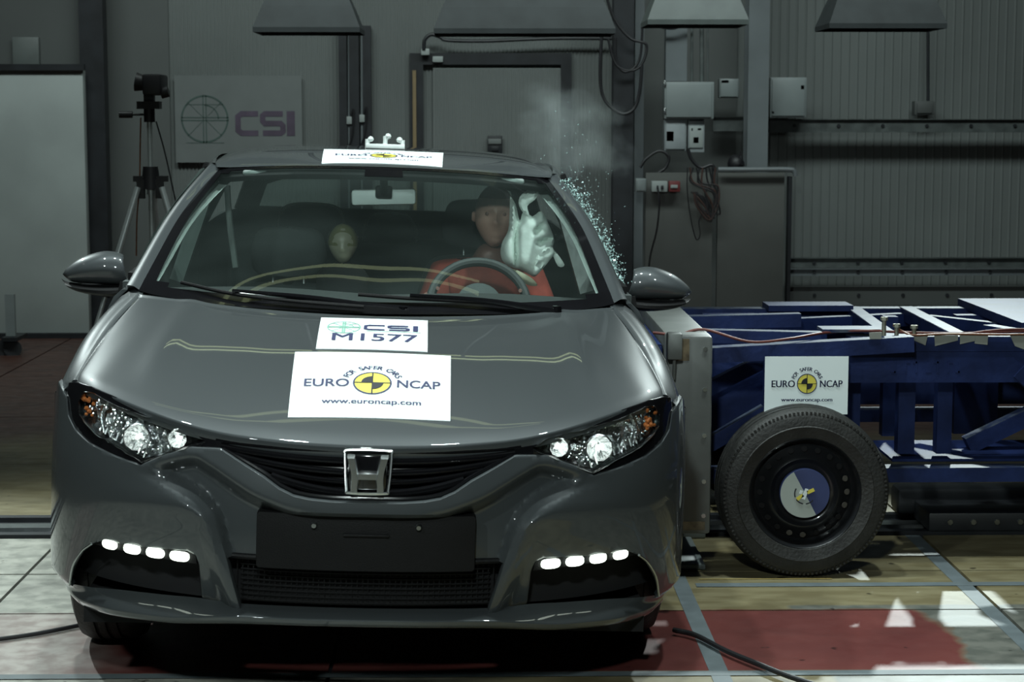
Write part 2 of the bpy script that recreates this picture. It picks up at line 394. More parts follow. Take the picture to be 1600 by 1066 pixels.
# ------------------------------------------------------------------ the hall
def struct(name, mb, m, parent=None, smooth=False, label=None):
    o = mb.build(name, m, parent, smooth); 
    if not parent: o['kind'] = 'structure'
    return o
WY = 14.3
def floormat():
    m = bpy.data.materials.new('painted_test_floor'); m.use_nodes = True; nt = m.node_tree; n = nt.nodes; l = nt.links; p = n['Principled BSDF']
    g = n.new('ShaderNodeNewGeometry'); sx = n.new('ShaderNodeSeparateXYZ'); l.new(g.outputs['Position'], sx.inputs[0])
    def noise(s, d=6, st=(1, 1, 1)):
        mp = n.new('ShaderNodeMapping'); mp.inputs['Scale'].default_value = st; l.new(g.outputs['Position'], mp.inputs[0])
        z = n.new('ShaderNodeTexNoise'); z.inputs['Scale'].default_value = s; z.inputs['Detail'].default_value = d; l.new(mp.outputs[0], z.inputs[0]); return z.outputs['Fac']
    def math_(op, a, b=None, c=None):
        x = n.new('ShaderNodeMath'); x.operation = op
        for i, q in enumerate((a, b, c)):
            if q is None: continue
            if hasattr(q, 'node'): l.new(q, x.inputs[i])
            else: x.inputs[i].default_value = q
        return x.outputs[0]
    def step(v, at, wdt=0.02): return math_('SMOOTH_MIN', math_('MAXIMUM', math_('MULTIPLY_ADD', v, 1 / wdt, -at / wdt), 0), 1, 0.0)
    def ramp(v, c0, c1, p0=0.4, p1=0.6):
        r = n.new('ShaderNodeValToRGB'); r.color_ramp.elements[0].color = (*c0, 1); r.color_ramp.elements[1].color = (*c1, 1)
        r.color_ramp.elements[0].position = p0; r.color_ramp.elements[1].position = p1; l.new(v, r.inputs[0]); return r.outputs[0]
    def mix(f, a, b):
        x = n.new('ShaderNodeMix'); x.data_type = 'RGBA'; l.new(f, x.inputs[0]); l.new(a, x.inputs[6]); l.new(b, x.inputs[7]); return x.outputs[2]
    nb = noise(1.7); nf = noise(14); ns = noise(5, 8, (1, 3, 1))
    beige = ramp(ns, (0.155, 0.128, 0.066), (0.215, 0.185, 0.105)); conc = ramp(nf, (0.24, 0.24, 0.21), (0.36, 0.355, 0.31))
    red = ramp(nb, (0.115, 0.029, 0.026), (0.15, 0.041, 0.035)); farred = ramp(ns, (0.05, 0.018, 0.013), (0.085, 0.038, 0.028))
    X = sx.outputs['X']; Y = sx.outputs['Y']; wob = math_('MULTIPLY_ADD', nf, 0.03, -0.015); Yw = math_('ADD', Y, wob)
    col = mix(math_('MAXIMUM', step(math_('ADD', X, wob), -0.4, 0.5), step(Y, 7.3, 0.1)), conc, beige)         # bare concrete on the left, ochre paint right
    # red strip in front, ending at the right with worn grey concrete
    redm = math_('MULTIPLY', math_('SUBTRACT', 1, step(Yw, 5.95)), math_('SUBTRACT', 1, step(math_('ADD', X, math_('MULTIPLY_ADD', nb, 0.5, -0.25)), 1.44, 0.04)))
    redm = math_('MULTIPLY', redm, step(Y, 5.27))
    leftfade = step(math_('ADD', X, math_('MULTIPLY', nb, 0.5)), -1.02, 0.25)
    palered = ramp(nf, (0.27, 0.22, 0.20), (0.38, 0.34, 0.31))  # paler red for the left end of the strip
    redc = mix(leftfade, palered, red)
    greyc = ramp(nf, (0.10, 0.105, 0.09), (0.15, 0.15, 0.13))
    greym = math_('MULTIPLY', math_('MULTIPLY', math_('SUBTRACT', 1, step(Yw, 6.0)), step(X, 1.0)), math_('SUBTRACT', 1, redm))
    col = mix(greym, col, greyc); col = mix(redm, col, redc)
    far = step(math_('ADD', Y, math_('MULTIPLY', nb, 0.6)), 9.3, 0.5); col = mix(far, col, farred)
    ov = ramp(noise(3.3, 9), (0.62, 0.62, 0.62), (1.1, 1.1, 1.1), 0.33, 0.5)
    mm = n.new('ShaderNodeMix'); mm.data_type = 'RGBA'; mm.blend_type = 'MULTIPLY'; mm.inputs[0].default_value = 0.55; l.new(col, mm.inputs[6]); l.new(ov, mm.inputs[7])
    sp = ramp(noise(11, 3), (1, 1, 1), (0.12, 0.11, 0.10), 0.695, 0.72)
    m2 = n.new('ShaderNodeMix'); m2.data_type = 'RGBA'; m2.blend_type = 'MULTIPLY'; m2.inputs[0].default_value = 0.8; l.new(mm.outputs[2], m2.inputs[6]); l.new(sp, m2.inputs[7])
    l.new(m2.outputs[2], p.inputs['Base Color'])
    l.new(math_('MULTIPLY_ADD', nf, 0.25, 0.33), p.inputs['Roughness'])
    b = n.new('ShaderNodeBump'); b.inputs['Strength'].default_value = 0.25; b.inputs['Distance'].default_value = 0.004; l.new(nf, b.inputs['Height']); l.new(b.outputs[0], p.inputs['Normal'])
    return m
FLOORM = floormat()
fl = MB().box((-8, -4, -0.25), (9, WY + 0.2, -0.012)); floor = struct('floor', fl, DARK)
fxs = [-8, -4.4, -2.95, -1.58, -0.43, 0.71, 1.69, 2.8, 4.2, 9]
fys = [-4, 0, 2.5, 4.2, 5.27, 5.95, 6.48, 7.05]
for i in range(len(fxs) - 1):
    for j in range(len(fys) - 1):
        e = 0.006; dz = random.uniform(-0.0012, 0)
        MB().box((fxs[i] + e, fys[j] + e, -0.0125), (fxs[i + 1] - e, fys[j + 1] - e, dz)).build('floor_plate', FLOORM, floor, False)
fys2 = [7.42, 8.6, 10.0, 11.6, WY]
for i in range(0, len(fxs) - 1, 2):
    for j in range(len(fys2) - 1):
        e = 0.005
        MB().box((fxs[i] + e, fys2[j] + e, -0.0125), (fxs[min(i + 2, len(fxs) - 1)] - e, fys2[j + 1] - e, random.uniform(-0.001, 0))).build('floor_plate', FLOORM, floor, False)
# sunk guide rail across the floor
gr = MB().box((-8, 7.06, -0.012), (9, 7.10, 0.012)).box((-8, 7.36, -0.012), (9, 7.41, 0.014)).box((-8, 7.10, -0.0125), (9, 7.36, -0.004))
gr.build('guide_channel', DARK, floor, False)
MB().box((-8, 7.19, -0.004), (9, 7.27, 0.010)).build('rail_head', SILV, floor, False)
def tape(a, b, wd, z=0.0008):
    a = Vector(a); b = Vector(b); d = (b - a).normalized(); s = Vector((-d.y, d.x)) * wd / 2
    z += 0.0003 * (len([o for o in floor.children if o.name.startswith('floor_tape')]))
    return MB().add([(*(a - s), z), (*(b - s), z), (*(b + s), z), (*(a + s), z)], [(0, 1, 2, 3)])
for a, b, wd in (((1.655, 4.6), (1.655, 7.04), 0.055), ((0.69, 4.6), (0.69, 6.9), 0.055), ((0.74, 6.28), (2.0, 6.28), 0.05), ((-1.4, 5.25), (1.9, 5.25), 0.045)):
    tape(a, b, wd).build('floor_tape', TAPE, floor, False)
tape((0.76, 6.36), (1.22, 6.36), 0.008).build('floor_tape', mat('ochre_line', (.33, .24, .07), .6), floor, False)
def wallbox(name, a, b, m, parent=None): return struct(name, MB().box(a, b), m, parent)
wb = wallbox('wall_back', (-8, WY + 0.05, 0), (9, WY + 0.3, 6.6), WALLD)
wallbox('wall_left', (-8.2, -4, 0), (-8, WY + 0.2, 6.6), WALLD); wallbox('wall_right', (9, -4, 0), (9.2, WY + 0.2, 6.6), WALLD)
wallbox('wall_front', (-8, -4.2, 0), (9, -4, 6.6), WALLD); wallbox('ceiling', (-8, -4, 6.6), (9, WY + 0.2, 6.8), WALLD)
# corrugated cladding: real folds
def corr(x0, x1, pitch, dep, z0, z1, y, frac=0.5):
    mb = MB(); n = int((x1 - x0) / pitch); prof = []
    for i in range(n):
        x = x0 + i * pitch; prof += [(x, 0), (x + pitch * frac * 0.8, 0), (x + pitch * frac, -dep), (x + pitch * 0.9, -dep)]
    prof.append((x0 + n * pitch, 0))
    vs = [(x, y + d, z) for z in (z0, z1) for x, d in prof]; k = len(prof)
    return mb.add(vs, [(i, i + 1, k + i + 1, k + i) for i in range(k - 1)])
corr(-2.31, 1.05, 0.0285, 0.008, 0, 4.5, WY + 0.035).build('ribbed_cladding', WALLG, wb, False)
corr(1.95, 6.0, 0.066, 0.006, 0, 4.5, WY + 0.035, 0.86).build('seamed_cladding', WALLG, wb, False)
MB().box((-3.3, WY + 0.01, 0), (-2.31, WY + 0.05, 4.5)).build('flat_panel', WALLD, wb, False)
MB().box((1.05, WY + 0.01, 0), (1.95, WY + 0.05, 4.5)).build('flat_panel', WALLD, wb, False)
# pixel -> point on the plane at depth Y (used once to set out the far wall)
def wp(px, py, Y):
    d = rt * ((px - 800) / FPX) + up * ((533 - py) / FPX) + fw
    return Vector((0, 0, CH)) + d * (Y / d.y)
def wbox(px0, py0, px1, py1, Y, dep, mb=None, mi=0, r=0):
    a = wp(px0, py1, Y); b = wp(px1, py0, Y); mb = mb or MB()
    if r: return mb.bbox((min(a.x, b.x), Y, a.z), (max(a.x, b.x), Y + dep, b.z), r, mi)
    return mb.box((min(a.x, b.x), Y, a.z), (max(a.x, b.x), Y + dep, b.z), mi)
# sliding door at the left
dr = empty('door_1', (-4.2, 13.7, 0)); dr['kind'] = 'structure'
def child(o, p):
    o.parent = p; o.matrix_parent_inverse = p.matrix_world.inverted() if p.matrix_world != Matrix() else Matrix.Identity(4); return o
def loc_child(mb, name, m, p, smooth=True, angle=35):
    bpy.context.view_layer.update(); o = mb.build(name, m, None, smooth, angle); o.parent = p; o.matrix_parent_inverse = p.matrix_world.inverted(); return o
zt = wp(60, 107, 13.7).z; xe = wp(134, 300, 13.7).x
loc_child(MB().bbox((-7.5, 13.7, 0.02), (xe, 13.8, zt), 0.006), 'door_leaf', PANELW, dr)
loc_child(MB().box((-7.5, 13.66, zt - 0.015), (xe + 0.02, 13.7, zt + 0.03)), 'top_rail', DARK, dr, False)
loc_child(MB().box((-7.5, 13.64, 0.0), (xe, 13.7, 0.035)), 'bottom_rail', DARK, dr, False)
tr = wbox(136, -60, 158, 527, 13.85, 0.15); a = tr.build('trim_1', DARK, None, False); a['kind'] = 'structure'
wbox(-40, -60, 136, 105, 14.0, 0.05).build('header_panel', WALLD, wb, False)
j = wbox(20, 58, 60, 102, 13.95, 0.05, r=0.004).build('junction_box', mat('dull_grey_box', (.11, .125, .12), .5), None); tag(j, 'square grey junction box above the pale sliding door', 'box')
# doorway frame in the middle
fr = empty('door_2', (0.1, WY, 0)); fr['kind'] = 'structure'
f_ = wbox(643, 83, 661, 560, WY - 0.03, 0.06); wbox(661, 83, 893, 101, WY - 0.03, 0.06, f_); wbox(875, 101, 893, 560, WY - 0.03, 0.06, f_)
loc_child(f_, 'door_frame', DARK, fr, False)
loc_child(MB().box((-0.335, WY - 0.012, 0), (0.63, WY + 0.02, 1.96)), 'door_leaf', WALLG, fr, False)
loc_child(corr(-0.33, 0.62, 0.0285, 0.007, 0.01, 1.95, WY - 0.014), 'ribbed_skin', WALLG, fr, False)
loc_child(wbox(647, 110, 650, 520, WY - 0.045, 0.012), 'edge_strip', mat('rusty_edge', (0.22, 0.16, 0.08), 0.6), fr, False)
# black trunking uprights with pipes between them
for a0, a1 in ((534, 541), (550, 560), (571, 579)):
    o = wbox(a0, 40, a1, 560, WY - 0.08, 0.09).build('cable_post', DARK, None, False)
    tag(o, None, 'post', 'black uprights behind the roof')
    o['label'] = {534: 'thin black upright on ribbed wall, nearest the wall banner', 550: 'wide black upright between the two silver pipes on wall', 571: 'black upright right of both silver pipes on ribbed wall'}[a0]
for xx, zc, lb in ((545.5, 190, 'silver conduit pipe on ribbed wall, nearer the banner'), (565.5, 187, 'silver conduit pipe on ribbed wall, nearer the dark doorway')):
    e = empty('conduit_pipe', wp(xx, 500, WY - 0.06), lb, 'pipe', 'silver conduits between black uprights')
    loc_child(MB().cyl(wp(xx, 40, WY - 0.06), wp(xx, 560, WY - 0.06), 0.010), 'pipe', COLG, e)
    loc_child(wbox(xx - 4, zc - 8, xx + 4, zc + 4, WY - 0.1, 0.04, r=0.003), 'connector', PANELW, e)
    pts = [wp(xx, zc + 4, WY - 0.09), wp(xx + 7, zc - 20, WY - 0.1), wp(xx + 5, zc + 20, WY - 0.1), wp(xx - 3, zc + 45, WY - 0.09)]
    loc_child(MB().tube(pts, 0.006), 'cable', CABLE, e)
# banner with the round emblem
e = empty('wall_banner', wp(372, 254, WY - 0.03), 'grey wall banner with round line emblem and three dark letters', 'banner')
a0 = wp(275, 254, WY - 0.03); a1 = wp(471, 118, WY - 0.03)
loc_child(MB().box((a0.x, WY - 0.03, a0.z), (a1.x, WY - 0.012, a1.z)), 'sheet', mat('banner_cloth', (0.14, 0.155, 0.152), 0.7, var=0.05), e, False)
p = Print(); c = wp(320, 186, WY - 0.03); csi_logo(p, 'c', 'l', c.x, c.z, 0.178)
c2 = wp(372, 193, WY - 0.03); csi_letters(p, 'c', c2.x, c2.z, 0.42, 0.185)
bpy.context.view_layer.update()
BINK = mat('faded_plum_ink', (0.075, 0.055, 0.085), 0.6, var=0.2); BINKG = mat('faded_green_ink', (0.05, 0.085, 0.075), 0.6)
iv = e.matrix_world.inverted()
p.build(lambda u, v, h: iv @ Vector((u, WY - 0.032 - h, v)), e, {'c': ('letters', BINK, 1), 'l': ('emblem', BINKG, 0)})
# columns
def column(name, px0, px1, py0, py1, Y, dep, m, lab, cat='column', web=True):
    a = wp(px0, 400, Y); b = wp(px1, 400, Y); e = empty(name, (a.x, Y, 0), lab, cat)
    x0, x1 = a.x, b.x; z1 = 6.4
    t = 0.015
    loc_child(MB().box((x0, Y, 0), (x1, Y + t, z1)), 'flange', m, e, False); loc_child(MB().box((x0, Y + dep - t, 0), (x1, Y + dep, z1)), 'flange', m, e, False)
    loc_child(MB().box(((x0 + x1) / 2 - t / 2, Y + t, 0), ((x0 + x1) / 2 + t / 2, Y + dep - t, z1)), 'web', m, e, False)
    loc_child(MB().box((x0 - .03, Y - .03, 0.0), (x1 + .03, Y + dep + .03, 0.02)), 'base_plate', m, e, False)
column('steel_column', 957, 988, 0, 0, 13.6, 0.22, DARK, 'black steel column right of the smoke and doorway')
column('steel_column', 990, 1004, 0, 0, 13.9, 0.15, COLG, 'narrow grey steel upright just right of black column')
column('steel_column', 1165, 1197, 0, 0, 13.7, 0.22, COLG, 'wide grey steel column between the two wall enclosures')
wbox(1197, -60, 1203, 266, 13.85, 0.02).build('trim_2', DARK, None, False)['kind'] = 'structure'
# horizontal rails on the right
def hrail(px0, py0, px1, py1, Y, lab, m=COLG, grp='rails on the seamed wall'):
    a = wp(px0, py1, Y); b = wp(px1, py0, Y); h = b.z - a.z
    mb = MB().box((a.x, Y, a.z), (b.x, Y + 0.02, b.z)).box((a.x, Y - 0.03, b.z - 0.006), (b.x, Y + 0.02, b.z)).box((a.x, Y - 0.03, a.z), (b.x, Y + 0.02, a.z + 0.006))
    o = mb.build('cladding_rail', m, None, False); tag(o, lab, 'rail', grp)
    for i in range(int((b.x - a.x) / 0.33)):
        mk_ = MB().cyl((a.x + 0.2 + i * 0.33, Y, (a.z + b.z) / 2), (a.x + 0.2 + i * 0.33, Y - 0.012, (a.z + b.z) / 2), 0.014, n=6).build('bolt', DARK, o)
RAILM = mat('galvanised_rail', (0.08, 0.092, 0.09), 0.45, var=0.25, scale=12)
hrail(1199, 186, 1680, 207, 14.1, 'upper galvanised rail on seamed wall, right of wide column', RAILM)
hrail(1114, 182, 1163, 205, 14.1, 'short galvanised rail between meter cabinet and wide column', RAILM)
hrail(1230, 402, 1680, 418, 14.1, 'lower galvanised rail right of the low partition', RAILM)
hrail(1230, 419, 1680, 431, 14.0, 'flat bar just under the lower galvanised rail', COLG)
hrail(1230, 446, 1680, 476, 13.9, 'skirting board right of the low partition', WALLD)
# low partition with pipe on top
e = empty('low_partition', wp(1120, 600, 13.2), 'low dark grey partition of two sheets behind the barrier trolley', 'partition')
LOWP = mat('partition_sheet', (0.10, 0.105, 0.098), 0.6, var=0.08, scale=3)
loc_child(wbox(1006, 270, 1114, 660, 13.2, 0.05), 'sheet', LOWP, e, False); loc_child(wbox(1117, 270, 1226, 660, 13.22, 0.05), 'sheet', LOWP, e, False)
loc_child(wbox(1226, 276, 1238, 660, 13.17, 0.08), 'end_post', DARK, e, False)
loc_child(MB().tube([wp(1122, 265, 13.15), wp(1180, 265, 13.15), wp(1232, 265, 13.15), wp(1241, 268, 13.15), wp(1243, 275, 13.15)], 0.018), 'top_pipe', COLG, e)
# enclosures
def encl(name, r, Y, dep, m, lab, cat='box', extra=None, rr=0.006):
    e = empty(name, wp((r[0] + r[2]) / 2, r[3], Y), lab, cat); loc_child(wbox(*r, Y, dep, r=rr), 'case', m, e)
    for nm, q, mm in (extra or []): loc_child(wbox(*q, Y - 0.012, 0.013, r=0.002), nm, mm, e)
    return e
YEL = mat('yellow_sticker', (0.32, 0.24, 0.04), 0.5)
e = encl('electric_cabinet', (1038, 128, 1116, 186), 13.45, 0.15, BOXG, 'wide grey electric cabinet beside the grey upright', 'cabinet', [('door', (1041, 131, 1112, 183), BOXG), ('hinge', (1037.5, 126, 1040.5, 136), SILV), ('hinge', (1037.5, 169, 1040.5, 178), SILV)])
PALE = mat('pale_meter_case', (0.27, 0.30, 0.31), 0.4)
encl('meter_box', (1038, 186, 1073, 236), 13.5, 0.12, PALE, 'pale meter box with small yellow sticker under the cabinet', 'box', [('cover', (1040, 188, 1071, 233), PALE), ('sticker', (1041, 205, 1053, 221), YEL)])
encl('control_unit', (1075, 186, 1101, 238), 13.5, 0.10, PALE, 'narrow control unit with keypad right of the meter box', 'box', [('face_plate', (1077, 197, 1099, 231), PANELW), ('keypad', (1083, 214, 1092, 224), DARK), ('button', (1080, 200, 1083, 205), DARK), ('button', (1090, 200, 1096, 204), DARK), ('slot', (1077, 187, 1099, 189), DARK)], 0.003)
encl('junction_box', (1124, 123, 1155, 153), 13.9, 0.1, BOXG, 'small grey junction box left of the wide column', 'box', [('cover', (1126, 125, 1153, 151), BOXG), ('sticker', (1127, 125, 1139, 130), PANELW)])
encl('wall_enclosure', (1203, 121, 1261, 184), 13.9, 0.15, BOXG, 'large pale square enclosure right of the wide column', 'box', [('door', (1206, 124, 1258, 181), BOXG), ('lock', (1251, 133, 1257, 140), DARK), ('badge', (1206, 174, 1210, 178), DARK)])
e = encl('wall_socket_box', (1429, 158, 1461, 180), 14.15, 0.1, WALLD, 'small dark box on seamed wall with conduit rising from it', 'box', [('cover', (1433, 161, 1457, 177), WALLD)])
loc_child(MB().cyl(wp(1450, 158, 14.2), wp(1450, -60, 14.2), 0.012), 'conduit', DARK, e)
encl('socket_box', (993, 279, 1010, 300), 13.1, 0.08, BOXG, 'small grey square box on the grey upright', 'box', [('cover', (995, 281, 1008, 298), BOXG)])
e = encl('socket_box', (1018, 283, 1043, 300), 13.1, 0.06, PANELW, 'white double socket with two black plugs', 'socket', [('plug', (1026, 290, 1029, 296), DARK), ('plug', (1033, 290, 1037, 296), DARK)])
loc_child(MB().tube([wp(1028, 294, 13.07), wp(1030, 320, 13.05), wp(1026, 360, 13.07), wp(1016, 400, 13.1), wp(1012, 440, 13.1)], 0.006), 'cord', CABLE, e)
REDB = mat('dark_red_box', (0.16, 0.03, 0.03), 0.5)
encl('socket_box', (1045, 283, 1063, 300), 13.1, 0.06, REDB, 'small red box with white plate beside the white socket', 'box', [('plate', (1048, 289, 1059, 294), PANELW)])
e = encl('wall_intercom', (762, 212, 785, 245), WY - 0.09, 0.05, DARK, 'small dark intercom on the doorway leaf, just above the roof', 'intercom', [('top_panel', (763, 217, 783, 225), WALLG), ('lens', (768, 229, 779, 236), DARK)])
encl('door_switch', (658, 76, 671, 86), WY - 0.1, 0.06, PANELW, 'small white switch box on the corner of the doorway frame', 'switch', [], 0.003)
encl('frame_tag', (676, 88, 692, 97), WY - 0.06, 0.02, PANELW, 'small white tag on top bar of the doorway frame', 'tag', [], 0.002)
# cable trunk above cabinet and pipes
o = wbox(1040, 42, 1074, 127, 13.6, 0.12).build('wall_trunking', COLG, None, False); tag(o, 'wide grey cable trunk rising from the electric cabinet', 'trunking')
for x0, x1, lb in ((1079, 1083, 'thin pipe rising right of the wide cable trunk'), (1093, 1100, 'thicker pipe above right end of the electric cabinet'), (1104, 1107, 'thin pipe at the right edge above the electric cabinet')):
    o = MB().cyl(wp((x0 + x1) / 2, 40, 13.6), wp((x0 + x1) / 2, 128, 13.6), (x1 - x0) / 2 * 13.6 / FPX, n=12).build('wall_pipe', RAILM, None); tag(o, lb, 'pipe', 'pipes above the electric cabinet')
def cable(name, pts, r, m, lab, grp=None, Y=13.5, cat='cable'):
    mb = MB().tube([wp(a, b, (c[0] if c else Y)) for a, b, *c in pts], r, n=8); o = mb.build(name, m, None); tag(o, lab, cat, grp); return o
cable('hanging_cable', [(945, 20), (940, 60), (938, 120), (942, 150), (955, 168), (975, 178), (992, 168), (1000, 140), (1003, 100)], 0.012, CABLE, 'thick black cable looping low across the black column', 'cables around the black column')
cable('hanging_cable', [(943, -20), (960, 30), (985, 60), (1010, 70), (1003, 100), (985, 110), (962, 100), (950, 60)], 0.010, CABLE, 'black cable crossing high over the black column', 'cables around the black column')
cable('hanging_cable', [(962, 60), (963, 95), (975, 112), (992, 105), (1001, 85), (1004, 40)], 0.009, CABLE, 'short black cable loop at top of black column', 'cables around the black column')
cable('hanging_cable', [(1008, 30), (1020, 38), (1050, 44), (1075, 36), (1088, 38)], 0.012, CABLE, 'black cable running to the top of the cable trunk')
cable('hose', [(662, 78), (664, 62), (674, 54), (688, 58), (700, 63), (760, 64), (860, 60), (957, 60)], 0.014, DARK, 'dark hose running along wall above doorway frame', None, WY - 0.1, 'hose')
for k in range(9):
    r1 = random.Random(k); x = 1078 + k * 5
    pts = [(x, 262), (x + r1.uniform(-5, 8), 285), (1110 + r1.uniform(-12, 14), 300 + r1.uniform(-8, 8)), (1118 + r1.uniform(-7, 8), 320 + r1.uniform(0, 15)), (1112 + r1.uniform(-8, 8), 338 + r1.uniform(-4, 6)), (1095 + r1.uniform(-12, 12), 318 + r1.uniform(-10, 10)), (1085 + r1.uniform(-6, 6), 300)]
    o = cable('tangled_cable', pts, 0.006, CABLE if k % 4 else mat('brown_cable', (0.06, 0.03, 0.025), 0.5), 'thin black cable in tangle hanging over the low partition' if k % 4 else 'thin brown cable in tangle hanging over the low partition', 'tangled cables on the low partition', 13.1)
cable('tangled_cable', [(1074, 262), (1074, 300), (1080, 345), (1088, 374), (1094, 366), (1092, 345), (1100, 330)], 0.004, CABLE, 'thin cable loop hanging lowest on low partition', None, 13.1)
cable('tangled_cable', [(1000, 262), (1010, 248), (1030, 236), (1045, 245), (1040, 262), (1028, 272), (1032, 284)], 0.010, CABLE, 'black cable bunch left of the meter box', None, 13.3)
cable('tangled_cable', [(1075, 232), (1080, 248), (1095, 262), (1112, 258), (1118, 268)], 0.012, CABLE, 'black cable bunch under the control unit', None, 13.3)
e = empty('black_bag', wp(1155, 266, 13.6), 'small black bag hanging at foot of the wide column', 'bag')
loc_child(MB().tube([wp(1154, 266, 13.6), wp(1150, 256, 13.6), wp(1156, 248, 13.6), wp(1158, 246, 13.6)], lambda t: 0.045 * (0.5 + 0.9 * math.sin(PI * min(1, t + .15))), n=12), 'bag_body', CABLE, e)
loc_child(MB().tube([wp(1156, 248, 13.6), wp(1157, 236, 13.6), wp(1160, 248, 13.6)], 0.004), 'strap', CABLE, e)
# lamp hoods hanging at the top
HOOD = mat('lamp_hood_paint', (0.035, 0.042, 0.044), 0.7, var=0.15)
for i, (x0, x1, yb, lb) in enumerate(((395, 562, 50, 'dark lamp hood hanging above the banner end of the wall'), (678, 962, 52, 'wide dark lamp hood hanging above the doorway'), (1012, 1170, 38, 'paler lamp hood hanging above the electric cabinet'), (1296, 1480, 44, 'dark lamp hood hanging above the seamed wall at right'))):
    Y = 11.5; a = wp(x0, yb, Y); b = wp(x1, yb, Y); e = empty('lamp_hood', ((a.x + b.x) / 2, Y, a.z), lb, 'lamp', 'lamp hoods along the top')
    z0 = a.z; z1 = z0 + 0.16; z2 = z0 + 0.34; s = 0.05
    vs = []
    for (xa, xb, ya, yb_, z) in ((a.x, b.x, Y, Y + .5, z0), (a.x, b.x, Y, Y + .5, z0 + .03), (a.x + s, b.x - s, Y + .05, Y + .45, z1), (a.x + 2.6 * s, b.x - 2.6 * s, Y + .13, Y + .37, z2)):
        vs += [(xa, ya, z), (xb, ya, z), (xb, yb_, z), (xa, yb_, z)]
    fs = [(4 * r + k, 4 * r + (k + 1) % 4, 4 * r + 4 + (k + 1) % 4, 4 * r + 4 + k) for r in range(3) for k in range(4)] + [(12, 13, 14, 15)]
    loc_child(MB().add(vs, fs), 'shade', HOOD if i != 2 else mat('pale_lamp_hood', (0.10, 0.12, 0.115), 0.5), e, False)
    loc_child(MB().cyl(((a.x + b.x) / 2, Y + .25, z2), ((a.x + b.x) / 2, Y + .25, 6.6), 0.02), 'hanger', DARK, e)
# paired fluorescent strips under the roof (out of frame, mirrored in bonnet and windscreen)
TUBE = mat('fluorescent_tube', (0.8, 0.9, 0.6), 0.4, emis=(0.85, 1.0, 0.55), es=1.0)
for Y_, lb in ((8.4, 'pair of greenish fluorescent tubes high above the car roof'), (11.8, 'pair of greenish fluorescent tubes high in front of the far wall')):
    e = empty('fluorescent_lamp', (-.2, Y_, 5.4), lb, 'lamp'); 
    loc_child(MB().box((-2.4, Y_ - .2, 5.46), (2.0, Y_ + .2, 5.5)), 'housing', DARK, e, False)
    for d in (-.12, .12): loc_child(MB().cyl((-2.3, Y_ + d, 5.42), (1.25 if Y_ > 10 else .9, Y_ + d, 5.42), .03), 'tube', TUBE, e)
    for x in (-1.8, 1.4): loc_child(MB().cyl((x, Y_, 5.5), (x, Y_, 6.6), .01), 'hanger', DARK, e)
TRIM_ = mat('tripod_alloy', (.55, .6, .6), .35, .4)
# tripod with camera
TY = 10.2
e = empty('camera_tripod', Vector((wp(236, 600, TY).x, TY, 0)), 'silver camera tripod with black film camera, left behind the car', 'tripod')
mx = wp(236, 300, TY).x; zt = wp(236, 185, TY).z; zh = wp(236, 275, TY).z
loc_child(MB().cyl((mx, TY, 0.45), (mx, TY, zt), 0.015).cyl((mx, TY, zh - 0.1), (mx, TY, zh + 0.02), 0.022), 'centre_column', TRIM_, e)
loc_child(MB().cyl((mx, TY, zh - .07), (mx, TY, zh + .05), 0.055, 0.04).box((mx - .09, TY - .03, zh - .03), (mx + .09, TY + .03, zh)).box((mx - .07, TY - .04, zh - .12), (mx - .03, TY, zh - .02)).box((mx + .03, TY - .04, zh - .12), (mx + .07, TY, zh - .02)), 'collar', CABLE, e)
for k, (fx, fy) in enumerate(((-0.42, -0.25), (0.42, -0.22), (0.0, 0.5))):
    hip = Vector((mx + fx * .15, TY + fy * .15, zh - .06)); foot = Vector((mx + fx, TY + fy, 0.0)); mid = hip.lerp(foot, .45)
    lg = loc_child(MB().cyl(hip, mid, 0.017).cyl(mid, foot + Vector((0, 0, .02)), 0.012), 'leg', TRIM_, e)
    bpy.context.view_layer.update()
    for nm, mb in (('leg_clamp', MB().cyl(mid + (hip - mid) * .06, mid - (hip - mid) * .06, 0.026)), ('foot', MB().cyl(foot, foot + Vector((0, 0, .035)), 0.022, 0.016))):
        o = mb.build(nm, CABLE); o.parent = lg; o.matrix_parent_inverse = lg.matrix_world.inverted()
loc_child(MB().cyl((mx, TY, zt - .02), (mx, TY, zt + .05), 0.03).box((mx - .06, TY - .04, zt + .05), (mx + .06, TY + .05, zt + .09)).box((mx - .025, TY - .02, zt + .09), (mx + .03, TY + .02, zt + .17)).cyl((mx - .02, TY, zt + .02), (mx - .10, TY, zt + .02), .006).cyl((mx - .09, TY, zt + .02), (mx - .16, TY, zt + .02), .018), 'head', CABLE, e)
A = wp(212, 125, TY); B = wp(262, 132, TY); zc = wp(236, 137, TY).z
loc_child(MB().bbox((A.x + .05, TY - .1, zc - .04), (B.x - .02, TY + .14, zc + .07), .012).cyl((A.x + .01, TY - .05, zc + .03), (A.x + .07, TY - .05, zc + .02), .05, .035).cyl((B.x - .03, TY - .04, zc - .03), (B.x + .01, TY - .04, zc - .02), .03), 'film_camera', CABLE, e)
cable('safety_line', [(244, 190), (258, 240), (276, 322)], 0.004, CABLE, 'thin black line slanting from tripod to the roof edge', None, TY)
cable('signal_cable', [(220, 184), (219, 230), (218, 290), (214, 340), (213, 400)], 0.004, ORC, 'thin orange cable hanging beside the tripod mast', None, TY)
